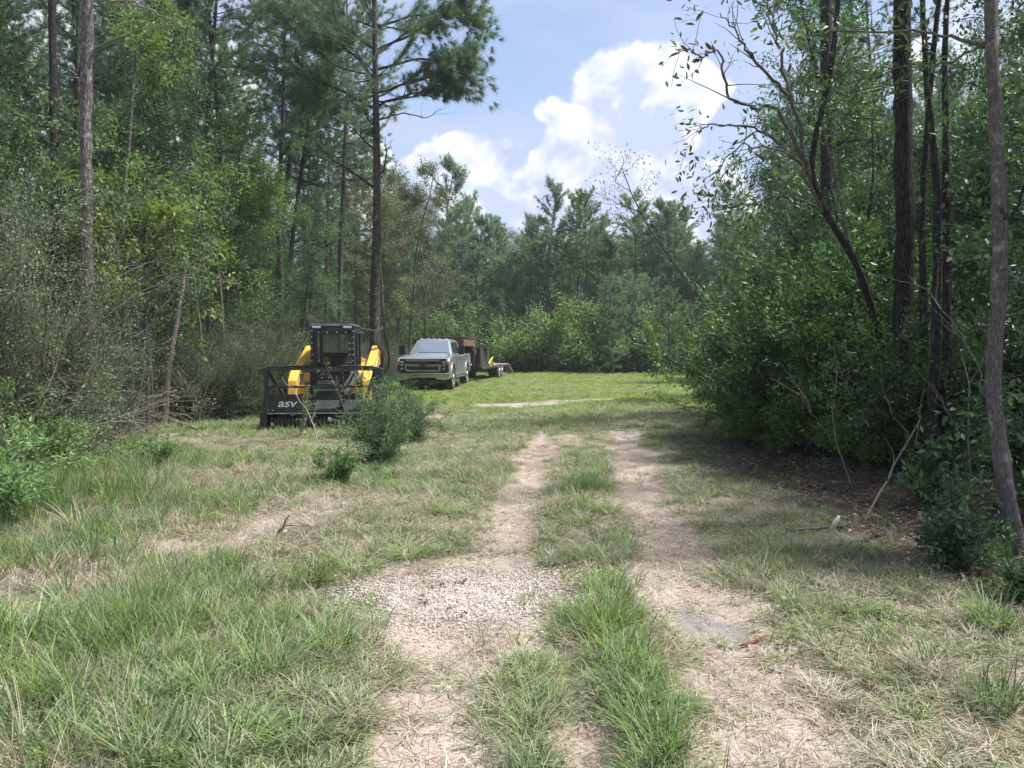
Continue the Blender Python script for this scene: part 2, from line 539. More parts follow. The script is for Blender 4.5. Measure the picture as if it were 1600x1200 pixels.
def needles(rng, pos, axis, n_per, length, width, spread=(0.25, 1.2)):
    """a tuft of needles round each twig end"""
    k = len(pos)
    axis = unit(axis)
    A = np.repeat(axis, n_per, 0)
    O = np.repeat(pos, n_per, 0)
    m = len(A)
    ref = unit(rng.normal(size=(m, 3)))
    s = unit(np.cross(A, ref))
    ang = rng.uniform(spread[0], spread[1], m)[:, None]
    d = np.cos(ang) * A + np.sin(ang) * s
    d = unit(d + np.array([0, 0, -0.12]))
    O = O - A * (rng.uniform(0, 0.6, m)[:, None] * length)
    L = length * rng.uniform(0.7, 1.15, m)[:, None]
    w = unit(np.cross(d, rng.normal(size=(m, 3)))) * width * 0.5
    V = np.stack([O - w, O + w, O + d * L], 1).reshape(-1, 3)
    F = np.arange(m * 3).reshape(-1, 3)
    return V, F, m


# ------------------------------------------------------------------ plant builders (return trunk parts, crown parts)
def gen_broadleaf(seed, H=12, r0=0.11, base=0.25, spread=2.6, n1=26, n2=7, nl=22000, lsize=0.10, lwidth=0.5,
                  lean=(0, 0), wob=0.07, twig=3, jit=0.10, droop=0.0, clump=1.0, stems=1):
    rng = np.random.default_rng(seed)
    trunk, tw = [], []
    ends_p, ends_d = [], []
    for s in range(stems):
        d0 = (lean[0] + (rng.normal() * 0.14 if stems > 1 else 0), lean[1] + (rng.normal() * 0.14 if stems > 1 else 0), 1)
        Hs = H * (1 if s == 0 else rng.uniform(0.6, 0.95))
        tp = path(rng, (rng.normal() * 0.12 * (stems > 1), rng.normal() * 0.12 * (stems > 1), -0.15), d0, Hs, 16, wob, 0.05)
        tt = np.linspace(0, 1, len(tp))
        rs = r0 / math.sqrt(stems)
        rad = rs * (1 - tt) ** 0.8 + 0.012
        rad[0] *= 1.35
        trunk.append((*tube(tp, rad, 10, lump=0.05, rng=rng), 0, 0.5))
        for i in range(n1 // stems):
            t = base + (1 - base) * rng.uniform(0, 1) ** 0.9
            x = t * (len(tp) - 1)
            k = min(int(x), len(tp) - 2)
            p0 = tp[k] + (tp[k + 1] - tp[k]) * (x - k)
            prof = math.sin(PI * min(1, (t - base) / (1 - base) * 0.8 + 0.22)) ** 0.7
            L = spread * (0.35 + 0.75 * prof) * rng.uniform(0.55, 1.15)
            az = rng.uniform(0, 2 * PI)
            el = rng.uniform(0.05, 0.75) + 0.5 * max(0, t - 0.7)
            d = (math.cos(az) * math.cos(el), math.sin(az) * math.cos(el), math.sin(el))
            bp = path(rng, p0, d, L, 6, 0.16, 0.03 - droop)
            r1 = 0.35 * np.interp(t, tt, rad) * 1.0 + 0.004
            trunk.append((*tube(bp, np.linspace(r1, 0.005, 7), 5), 0, 0.5))
            for j in range(n2):
                u = rng.uniform(0.25, 1.0) * 6
                kk = min(int(u), 5)
                q0 = bp[kk] + (bp[kk + 1] - bp[kk]) * (u - kk)
                d1 = unit(bp[kk + 1] - bp[kk]) + rng.normal(size=3) * 0.75
                L2 = L * rng.uniform(0.2, 0.42) + 0.15
                qp = path(rng, q0, d1, L2, 4, 0.2, 0.02 - droop)
                tw.append((*tube(qp, np.linspace(0.009, 0.003, 5), 3), 1, 0.3))
                dens = rng.uniform(0.3, 1.0)
                for l in range(twig):
                    w = rng.integers(1, 5)
                    d2 = unit(qp[w] - qp[w - 1]) + rng.normal(size=3) * 0.7
                    ep = qp[w] + unit(d2) * rng.uniform(0.12, 0.4) * (0.5 + L2)
                    ends_p.append((qp[w], ep, dens))
    E0 = np.array([e[0] for e in ends_p]); E1 = np.array([e[1] for e in ends_p]); W = np.array([e[2] for e in ends_p])
    W = W ** clump
    idx = rng.choice(len(E0), nl, p=W / W.sum())
    t = rng.uniform(0.0, 1.05, nl)[:, None]
    pos = E0[idx] * (1 - t) + E1[idx] * t + rng.normal(size=(nl, 3)) * jit
    ax = unit(E1[idx] - E0[idx]) * 0.7 + rng.normal(size=(nl, 3)) * 0.6 + np.array([0, 0, -0.15])
    V, F = leaves(rng, pos, ax, lsize, lwidth)
    base_r = np.repeat(rng.uniform(0, 1, len(E0))[idx] * 0.5 + rng.uniform(0, 0.5, nl), 4)
    crown = tw + [(V, F, 0, base_r)]
    return trunk, crown


def gen_pine(seed, H=15, r0=0.12, base=0.55, spread=1.9, step=0.42, per=4, tn=34, nlen=0.2, nwid=0.014,
             sub=5, stubs=10, wob=0.02, lean=(0, 0), top_only=False, sides=10, tuft_step=0.26):
    rng = np.random.default_rng(seed)
    trunk, crown = [], []
    tp = path(rng, (0, 0, -0.2), (lean[0], lean[1], 1), H + 0.2, 20, wob, 0.03)
    tt = np.linspace(0, 1, len(tp))
    rad = r0 * (1 - tt * 0.92) ** 0.85
    rad[0] *= 1.3
    trunk.append((*tube(tp, rad, sides, lump=0.045, rng=rng), 0, 0.5))
    at = lambda t: np.array([np.interp(t, tt, tp[:, c]) for c in range(3)])
    ps, ds = [], []
    z = base
    while z < 0.985:
        t = z
        rel = (t - base) / (1 - base)
        for j in range(per):
            if rng.random() < 0.12: continue
            az = rng.uniform(0, 2 * PI)
            L = spread * (0.35 + 0.72 * math.sin(PI * min(1.0, rel * 0.72 + 0.22))) * rng.uniform(0.55, 1.15) * (0.7 + 0.3 * min(1, rel * 5))
            el = -0.05 + 0.75 * rel + rng.normal() * 0.13
            d = (math.cos(az) * math.cos(el), math.sin(az) * math.cos(el), math.sin(el))
            bp = path(rng, at(t + rng.normal() * 0.004), d, L, 7, 0.09, 0.055)
            r1 = 0.28 * np.interp(t, tt, rad) + 0.004
            trunk.append((*tube(bp, np.linspace(r1, 0.005, 8), 4), 0, 0.5))
            seg = [(bp, 0.45)]
            for s in range(sub):
                u = rng.uniform(0.3, 0.95) * 7
                kk = min(int(u), 6)
                q0 = bp[kk] + (bp[kk + 1] - bp[kk]) * (u - kk)
                dd = unit(bp[kk + 1] - bp[kk]) + rng.normal(size=3) * np.array([0.65, 0.65, 0.3])
                qp = path(rng, q0, dd, L * rng.uniform(0.15, 0.38) + 0.12, 4, 0.12, 0.08)
                crown.append((*tube(qp, np.linspace(0.008, 0.004, 5), 3), 1, 0.3))
                seg.append((qp, 0.25))
            for sp, s0 in seg:
                ln = np.linalg.norm(np.diff(sp, axis=0), axis=1).sum()
                cnt = max(1, int(ln * (1 - s0) / tuft_step))
                for c in range(cnt + 1):
                    w = (s0 + (1 - s0) * c / max(1, cnt)) * (len(sp) - 1)
                    kk = min(int(w), len(sp) - 2)
                    ps.append(sp[kk] + (sp[kk + 1] - sp[kk]) * (w - kk))
                    ds.append(unit(sp[kk + 1] - sp[kk]))
        z += step / H * rng.uniform(0.7, 1.3)
    ps.append(tp[-1]); ds.append(np.array([0, 0, 1.0]))
    V, F, m = needles(rng, np.array(ps), np.array(ds), tn, nlen, nwid)
    tr = np.repeat(rng.uniform(0, 0.7, len(ps)), tn) + rng.uniform(0, 0.3, m)
    crown.append((V, F, 0, np.repeat(tr, 3)))
    for i in range(stubs):
        t = rng.uniform(0.08, max(0.1, base))
        az = rng.uniform(0, 2 * PI)
        bp = path(rng, at(t), (math.cos(az), math.sin(az), rng.uniform(-0.1, 0.5)), rng.uniform(0.2, 1.1), 4, 0.18, 0.0)
        trunk.append((*tube(bp, np.linspace(0.016, 0.004, 5), 4), 0, 0.5))
    return trunk, crown


def gen_shrub(seed, H=2.0, W=1.2, stems=22, n2=9, nl=14000, lsize=0.035, lwidth=0.45, arch=0.10, jit=0.04, low=0.1):
    rng = np.random.default_rng(seed)
    trunk, crown, ends = [], [], []
    for s in range(stems):
        az = rng.uniform(0, 2 * PI)
        out = rng.uniform(0.05, 1.0) * W / H
        L = H * rng.uniform(0.55, 1.15)
        p0 = (rng.normal() * 0.08 * W, rng.normal() * 0.08 * W, -0.05)
        sp = path(rng, p0, (math.cos(az) * out, math.sin(az) * out, 1), L, 9, 0.10, -arch * out)
        trunk.append((*tube(sp, np.linspace(0.014 * H / 2 + 0.003, 0.003, 10), 4), 0, 0.4))
        for j in range(n2):
            u = rng.uniform(low, 1.0) * 9
            kk = min(int(u), 8)
            q0 = sp[kk] + (sp[kk + 1] - sp[kk]) * (u - kk)
            d1 = unit(sp[kk + 1] - sp[kk]) + rng.normal(size=3) * 0.7
            L2 = H * rng.uniform(0.10, 0.28)
            qp = path(rng, q0, d1, L2, 4, 0.16, 0.0)
            crown.append((*tube(qp, np.linspace(0.004, 0.0018, 5), 3), 1, 0.3))
            for l in range(3):
                w = rng.integers(0, 4)
                d2 = unit(qp[w + 1] - qp[w]) + rng.normal(size=3) * 0.5
                ends.append((qp[w], qp[w + 1] + unit(d2) * L2 * 0.35))
    E0 = np.array([e[0] for e in ends]); E1 = np.array([e[1] for e in ends])
    W_ = rng.uniform(0.2, 1, len(E0))
    idx = rng.choice(len(E0), nl, p=W_ / W_.sum())
    t = rng.uniform(0.0, 1.0, nl)[:, None]
    pos = E0[idx] * (1 - t) + E1[idx] * t + rng.normal(size=(nl, 3)) * jit
    pos[:, 2] = np.abs(pos[:, 2])
    ax = unit(E1[idx] - E0[idx]) + rng.normal(size=(nl, 3)) * 0.5
    V, F = leaves(rng, pos, ax, lsize, lwidth, up=0.6)
    rr = np.repeat(rng.uniform(0, 0.5, len(E0))[idx] + rng.uniform(0, 0.5, nl), 4)
    crown.append((V, F, 0, rr))
    return trunk, crown


class Kind:
    """one built plant: a root Empty with a trunk and a crown mesh; copies share both meshes"""
    def __init__(s, gen, leafm, barkm, trunk_name='trunk', crown_name='crown'):
        tr, cr = gen
        s.tm = np_mesh(trunk_name, tr, [barkm], smooth=True)
        s.cm = np_mesh(crown_name, cr, [leafm, barkm])
        s.tn, s.cn = trunk_name, crown_name

    def place(s, name, label, cat, loc, rz=0.0, scale=1.0, group=None, tilt=None):
        r = empty(name, loc, rz, scale)
        if tilt: r.rotation_euler = (tilt[0], tilt[1], rz)
        tag(r, label, cat, group)
        link(bpy.data.objects.new(s.tn, s.tm), r)
        c = link(bpy.data.objects.new(s.cn, s.cm), r)
        c['kind'] = 'stuff'
        return r

# ------------------------------------------------------------------ lie of the land
RY = [0, 3, 5, 8, 10, 12, 16, 20, 30, 45, 60]
RX = [3.3, 3.4, 3.6, 3.9, 3.6, 3.8, 5.6, 7.2, 10.2, 14.0, 17]
LY = [0, 5, 8, 10, 13, 18, 24, 30, 40, 50, 60]
LX = [-5.5, -5.2, -5.4, -6.3, -6.9, -6.6, -6.2, -5.7, -5.0, -5.0, -6]
edgeR = lambda y: np.interp(y, RY, RX)
edgeL = lambda y: np.interp(y, LY, LX)
_r = np.random.default_rng(3)
WV = [(_r.uniform(0, 2 * PI), _r.uniform(0, 2 * PI), f) for f in (0.35, 0.5, 0.8, 1.3, 2.1, 3.1, 4.7, 6.3)]


def vnoise(x, y, seed=0, scale=1.0):
    """smooth value noise in 0..1"""
    x = np.asarray(x, float) * scale + seed * 17.3
    y = np.asarray(y, float) * scale + seed * 5.7
    xi, yi = np.floor(x), np.floor(y)
    fx, fy = x - xi, y - yi
    fx, fy = fx * fx * (3 - 2 * fx), fy * fy * (3 - 2 * fy)
    h = lambda a, b: np.modf(np.abs(np.sin(a * 127.1 + b * 311.7 + seed * 3.1) * 43758.5453))[0]
    return (h(xi, yi) * (1 - fx) + h(xi + 1, yi) * fx) * (1 - fy) + (h(xi, yi + 1) * (1 - fx) + h(xi + 1, yi + 1) * fx) * fy


def fbm(x, y, seed=0, scale=1.0, octs=4):
    return sum(vnoise(x, y, seed + i, scale * 2 ** i) * 0.5 ** i for i in range(octs)) / sum(0.5 ** i for i in range(octs))


def dist_path(x, y, pts):
    """distance to a polyline whose points carry a half width; returns distance / half width"""
    best = np.full(np.shape(x), 9.0)
    for (x0, y0, w0), (x1, y1, w1) in zip(pts[:-1], pts[1:]):
        dx, dy = x1 - x0, y1 - y0
        t = np.clip(((x - x0) * dx + (y - y0) * dy) / (dx * dx + dy * dy), 0, 1)
        w = w0 + (w1 - w0) * t
        best = np.minimum(best, np.hypot(x - x0 - dx * t, y - y0 - dy * t) / w)
    return best


def gp(px, py):
    p = P(px, py, 10)
    k = CAM_Z / (CAM_Z - p.z)
    return p.x * k, 10 * k


TRK_L = [(-0.34, 1.5, .32), (-0.34, 2.9, .30), (-0.36, 3.7, .28), (-0.32, 4.4, .5), (-0.25, 5.2, .65), (-0.08, 6.2, .22), (-0.02, 7.4, .24),
         (0.22, 9.5, .28), (0.42, 12, .28), (0.6, 14.5, .12), (0.5, 17, .05)]
TRK_L2 = [(0.33, 1.5, .14), (0.33, 3.0, .16), (0.28, 3.8, .13), (0.15, 4.6, .15)]
TRK_R = [(1.15, 1.5, .36), (1.12, 3.0, .36), (1.15, 4.2, .36), (1.2, 5.4, .28), (1.42, 7.6, .28), (1.68, 10.5, .38), (2.05, 13.8, .36), (2.35, 16.4, .42), (2.6, 19, .12)]
TRK_X = [(-0.6, 21.3, .55), (1.0, 21.8, .8), (2.6, 23.5, .75), (3.3, 24.5, .4)]
TRK_S = [(-3.2, 4.6, .35), (-2.9, 5.4, .45), (-2.2, 6.6, .3), (-2.0, 7.7, .55)]
TRK_T = [(-3.2, 16.0, .5), (-2.2, 17.2, .8), (-1.6, 18.4, .5)]


def tracks(x, y):
    d = np.minimum(dist_path(x, y, TRK_L), dist_path(x, y, TRK_R))
    d = np.minimum(d, dist_path(x, y, TRK_L2))
    d = np.minimum(d, dist_path(x, y, TRK_X))
    return d


def bare_f(x, y):
    n = fbm(x, y, 2, 1.6)
    d = tracks(x, y) + (n - 0.5) * 1.3
    b = np.clip(1.45 - d, 0, 1) * np.clip(1.5 - 2.2 * np.abs(fbm(x, y, 7, 3.5) - 0.5) - np.clip((y - 5.5) / 14, 0, 0.15), 0.3, 1)
    fade = np.clip((20 - y) / 7, 0.45, 1) * np.where(y > 20, 1.6, 1)
    b = b * np.clip(fade, 0, 1)
    ds = np.minimum(dist_path(x, y, TRK_S), dist_path(x, y, TRK_T)) + (fbm(x, y, 9, 2.2) - 0.5) * 1.4
    b = np.maximum(b, 0.6 * np.clip(1.5 - ds, 0, 1))
    spots = np.clip((fbm(x, y, 31, 0.55) - 0.60) * 6, 0, 1) * 0.5 * (y < 20)
    return np.maximum(b, spots)


def wood_f(x, y):
    n = (fbm(x, y, 5, 0.9) - 0.5) * 1.2
    r = np.clip((x - edgeR(y) + np.interp(y, [0, 4, 8, 12, 16], [1.2, 1.15, 1.35, 0.7, 0.4]) + n) / 0.6, 0, 1)
    l = np.clip((edgeL(y) - x + 0.3 + n) / 0.9, 0, 1)
    b = np.clip((y - 52 + n * 2) / 2, 0, 1)
    return np.maximum(np.maximum(r, l), b)


MUD = (1.17, 4.50)


def mud_f(x, y):
    u = (x - MUD[0]) * 1.0 + (y - MUD[1]) * 0.25
    v = (y - MUD[1])
    return np.clip(1.35 - np.hypot(u / 0.19, v / 0.36) - (fbm(x, y, 12, 6) - .5) * 0.9, 0, 1)


def gz(x, y):
    x = np.asarray(x, float); y = np.asarray(y, float)
    z = (fbm(x, y, 21, 0.25, 3) - 0.5) * 0.16 + (fbm(x, y, 22, 1.6, 3) - 0.5) * 0.05
    z = z + (fbm(x, y, 23, 7, 2) - 0.5) * 0.018 * (y < 14)
    z = z - 0.045 * np.clip(1.4 - tracks(x, y), 0, 1) * (y < 19)
    z = z - 0.02 * mud_f(x, y)
    r = np.clip((x - edgeR(y) + 0.2) / 0.8, 0, 1)
    z = z + 0.16 * r * r * (3 - 2 * r) * np.clip((20 - y) / 8, 0, 1)
    z = z - z * np.clip((np.hypot(x, y) - 80) / 40, 0, 1)
    return z


def gzs(x, y):
    return float(gz(x, y))


def build_ground():
    def axis(segs):
        out = [segs[0][0]]
        for a, b, st in segs:
            n = max(1, int(round((b - a) / st)))
            out += list(np.linspace(a, b, n + 1)[1:])
        return np.array(out)
    xs = axis([(-900, -200, 140), (-200, -40, 20), (-40, -12, 1.2), (-12, -4.5, 0.16), (-4.5, 4.6, 0.05), (4.6, 12, 0.16), (12, 40, 1.2), (40, 200, 20), (200, 900, 140)])
    ys = axis([(-900, -100, 160), (-100, -4, 8), (-4, 1.6, 0.4), (1.6, 9, 0.05), (9, 20, 0.12), (20, 56, 0.4), (56, 120, 4), (120, 900, 130)])
    X, Y = np.meshgrid(xs, ys)
    Z = gz(X, Y)
    v = np.stack([X, Y, Z], -1).reshape(-1, 3)
    ny, nx = X.shape
    i = np.arange(ny - 1)[:, None] * nx
    j = np.arange(nx - 1)[None, :]
    f = np.stack([i + j, i + j + 1, i + nx + j + 1, i + nx + j], -1).reshape(-1, 4)
    me = np_mesh('ground', [(v, f, 0, 0.0)], ['ground'], smooth=True)
    for nm, fn in (('bare', bare_f), ('wood', wood_f), ('mud', mud_f)):
        a = me.attributes.new(nm, 'FLOAT', 'POINT')
        a.data.foreach_set('value', fn(X, Y).ravel().astype(np.float32))
    o = link(bpy.data.objects.new('ground', me))
    o['kind'] = 'structure'
    tag(o, 'grassy clearing floor with two bare wheel tracks')


def ground_mat():
    m = new_mat('ground')
    nd, lk = m.node_tree.nodes, m.node_tree.links
    geo = N(nd, 'ShaderNodeNewGeometry')
    pos = geo.outputs['Position']

    def noise(s, d=5, r=0.6):
        n = N(nd, 'ShaderNodeTexNoise', inp={'Scale': s, 'Detail': d, 'Roughness': r})
        lk.new(pos, n.inputs['Vector'])
        return n.outputs['Fac']

    def mix(f, a, b):
        x = N(nd, 'ShaderNodeMix', data_type='RGBA')
        for i, v in ((0, f), (6, a), (7, b)):
            if isinstance(v, tuple):
                x.inputs[i].default_value = (*v, 1)
            elif isinstance(v, float):
                x.inputs[i].default_value = v
            else:
                lk.new(v, x.inputs[i])
        return x.outputs[2]

    def rng_(v, a, b):
        n = N(nd, 'ShaderNodeMapRange', inp={'From Min': a, 'From Max': b})
        lk.new(v, n.inputs[0])
        return n.outputs[0]
    A = lambda n: N(nd, 'ShaderNodeAttribute', attribute_name=n).outputs['Fac']
    # small stones pressed in the earth
    vo = N(nd, 'ShaderNodeTexVoronoi', inp={'Scale': 55.0})
    lk.new(pos, vo.inputs['Vector'])
    stone = rng_(vo.outputs['Distance'], 0.42, 0.2)
    earth = mix(rng_(noise(2.2), 0.35, 0.65), (0.33, 0.265, 0.22), (0.44, 0.37, 0.315))
    earth = mix(rng_(noise(30, 4), 0.45, 0.7), earth, (0.27, 0.195, 0.15))
    sc = mix(vo.outputs['Color'], (0.34, 0.25, 0.19), (0.62, 0.55, 0.48))
    sf = math_node(nd, lk, 'MULTIPLY', stone, rng_(noise(5), 0.40, 0.55))
    earth = mix(math_node(nd, lk, 'MULTIPLY', sf, 0.8), earth, sc)
    turf = mix(rng_(noise(14, 5), 0.4, 0.62), (0.11, 0.105, 0.055), (0.21, 0.18, 0.11))
    turf = mix(rng_(noise(1.1, 3), 0.42, 0.6), turf, (0.10, 0.12, 0.045))
    litter = mix(rng_(noise(28, 5), 0.38, 0.62), (0.055, 0.038, 0.028), (0.15, 0.105, 0.08))
    bare = math_node(nd, lk, 'ADD', A('bare'), math_node(nd, lk, 'MULTIPLY', math_node(nd, lk, 'SUBTRACT', noise(9, 5), 0.5), 0.8), clamp=True)
    c = mix(rng_(bare, 0.2, 0.65), turf, earth)
    c = mix(A('wood'), c, litter)
    mud = A('mud')
    mc = mix(rng_(noise(12, 5), 0.4, 0.65), (0.25, 0.225, 0.21), (0.17, 0.15, 0.14))
    c = mix(rng_(mud, 0.2, 0.7), c, mc)
    p = N(nd, 'ShaderNodeBsdfPrincipled', inp={'Specular IOR Level': 0.25})
    lk.new(c, p.inputs['Base Color'])
    lk.new(rng_(mud, 1.6, -0.6), p.inputs['Roughness'])
    h = math_node(nd, lk, 'ADD', math_node(nd, lk, 'MULTIPLY', stone, 0.5), noise(40, 6, 0.7))
    h = math_node(nd, lk, 'MULTIPLY', h, math_node(nd, lk, 'SUBTRACT', 1.0, math_node(nd, lk, 'MULTIPLY', mud, 0.8)))
    b = N(nd, 'ShaderNodeBump', inp={'Strength': 0.8, 'Distance': 0.018})
    lk.new(h, b.inputs['Height'])
    lk.new(b.outputs[0], p.inputs['Normal'])
    o = N(nd, 'ShaderNodeOutputMaterial')
    lk.new(p.outputs[0], o.inputs[0])


ground_mat()
build_ground()

# thin summer haze over the whole clearing
def build_haze():
    m = bpy.data.materials.new('haze_air')
    m.use_nodes = True
    nt = m.node_tree
    nt.nodes.clear()
    v = N(nt.nodes, 'ShaderNodeVolumePrincipled', inp={'Color': (0.93, 0.96, 1.0, 1), 'Density': 0.0007, 'Anisotropy': 0.3})
    o = N(nt.nodes, 'ShaderNodeOutputMaterial')
    nt.links.new(v.outputs[0], o.inputs['Volume'])
    bm = bmesh.new()
    bmesh.ops.create_cube(bm, size=1)
    me = bpy.data.meshes.new('haze'); bm.to_mesh(me); bm.free()
    me.materials.append(m)
    o = link(bpy.data.objects.new('haze', me))
    o.scale = (1900, 1900, 25)
    o.location = (0, 0, 10.5)
    o['kind'] = 'stuff'
    o['label'] = 'thin summer haze hanging in the clearing'


build_haze()

# ------------------------------------------------------------------ vehicles: mesh helpers
class Part:
    """collects shapes of one part and links them as one mesh object"""
    def __init__(s):
        s.bm = bmesh.new()
        s.mats = []

    def _m(s, mat):
        if mat not in s.mats: s.mats.append(mat)
        return s.mats.index(mat)

    def poly(s, verts, faces, mat):
        k = s._m(mat)
        vs = [s.bm.verts.new(v) for v in verts]
        for f in faces:
            try:
                fc = s.bm.faces.new([vs[i] for i in f]); fc.material_index = k
            except ValueError:
                pass
        return s

    def box(s, x0, x1, y0, y1, z0, z1, mat):
        v = [(x, y, z) for z in (z0, z1) for y in (y0, y1) for x in (x0, x1)]
        return s.poly(v, [(0, 2, 3, 1), (4, 5, 7, 6), (0, 1, 5, 4), (2, 6, 7, 3), (0, 4, 6, 2), (1, 3, 7, 5)], mat)

    def hexa(s, v, mat):
        """8 corners: bottom 4 ccw, top 4 ccw"""
        return s.poly(v, [(0, 3, 2, 1), (4, 5, 6, 7), (0, 1, 5, 4), (1, 2, 6, 5), (2, 3, 7, 6), (3, 0, 4, 7)], mat)

    def prism(s, prof, x0, x1, mat, axis='x'):
        """profile of (a, b) pairs swept along an axis: x -> (y, z), y -> (x, z), z -> (x, y)"""
        n = len(prof)
        mk = {'x': lambda a, b, c: (c, a, b), 'y': lambda a, b, c: (a, c, b), 'z': lambda a, b, c: (a, b, c)}[axis]
        v = [mk(a, b, x0) for a, b in prof] + [mk(a, b, x1) for a, b in prof]
        f = [tuple(range(n))[::-1], tuple(range(n, 2 * n))] + [(i, (i + 1) % n, n + (i + 1) % n, n + i) for i in range(n)]
        return s.poly(v, f, mat)

    def tube(s, pts, r, mat, sides=8):
        v, f = tube(np.array(pts, float), r, sides)
        n = len(pts)
        fs = [tuple(q) for q in f] + [tuple(range(sides))[::-1], tuple(range((n - 1) * sides, n * sides))]
        return s.poly([tuple(p) for p in v], fs, mat)

    def cyl(s, c, r, h, mat, axis='x', sides=20, r2=None):
        """cylinder centred at c, length h along axis"""
        r2 = r if r2 is None else r2
        pts = []
        for k, rr in ((-h / 2, r), (h / 2, r2)):
            for i in range(sides):
                a = 2 * PI * i / sides
                u, w = rr * math.cos(a), rr * math.sin(a)
                pts.append({'x': (c[0] + k, c[1] + u, c[2] + w), 'y': (c[0] + u, c[1] + k, c[2] + w), 'z': (c[0] + u, c[1] + w, c[2] + k)}[axis])
        f = [tuple(range(sides)), tuple(range(sides, 2 * sides))[::-1]] + [(i, i + sides, (i + 1) % sides + sides, (i + 1) % sides) for i in range(sides)]
        return s.poly(pts, f, mat)

    def build(s, name, parent, bevel=0.0, smooth=False, seg=2):
        bmesh.ops.recalc_face_normals(s.bm, faces=s.bm.faces)
        me = bpy.data.meshes.new(name)
        s.bm.to_mesh(me)
        s.bm.free()
        for m in s.mats: me.materials.append(MATS[m])
        o = link(bpy.data.objects.new(name, me), parent)
        if bevel:
            b = o.modifiers.new('bevel', 'BEVEL')
            b.width = bevel; b.segments = seg; b.limit_method = 'ANGLE'; b.angle_limit = R(35)
        if smooth:
            me.polygons.foreach_set('use_smooth', np.ones(len(me.polygons), dtype=bool))
            try:
                me.set_sharp_from_angle(angle=R(38))
            except Exception:
                pass
        return o


def lettering(text, size, mat, parent, loc, rot, name='lettering', shear=0.25, sx=1.2, bold=0.012, depth=0.004):
    cu = bpy.data.curves.new(name, 'FONT')
    cu.body = text; cu.size = size; cu.shear = shear; cu.extrude = depth; cu.offset = bold * size; cu.space_character = 0.98
    cu.align_x = 'LEFT'
    t = bpy.data.objects.new(name, cu)
    COL.objects.link(t)
    dg = bpy.context.evaluated_depsgraph_get()
    me = bpy.data.meshes.new_from_object(t.evaluated_get(dg))
    bpy.data.objects.remove(t)
    me.materials.clear(); me.materials.append(MATS[mat])
    o = link(bpy.data.objects.new(name, me), parent)
    o.location = loc; o.rotation_euler = rot; o.scale = (sx, 1, 1)
    return o


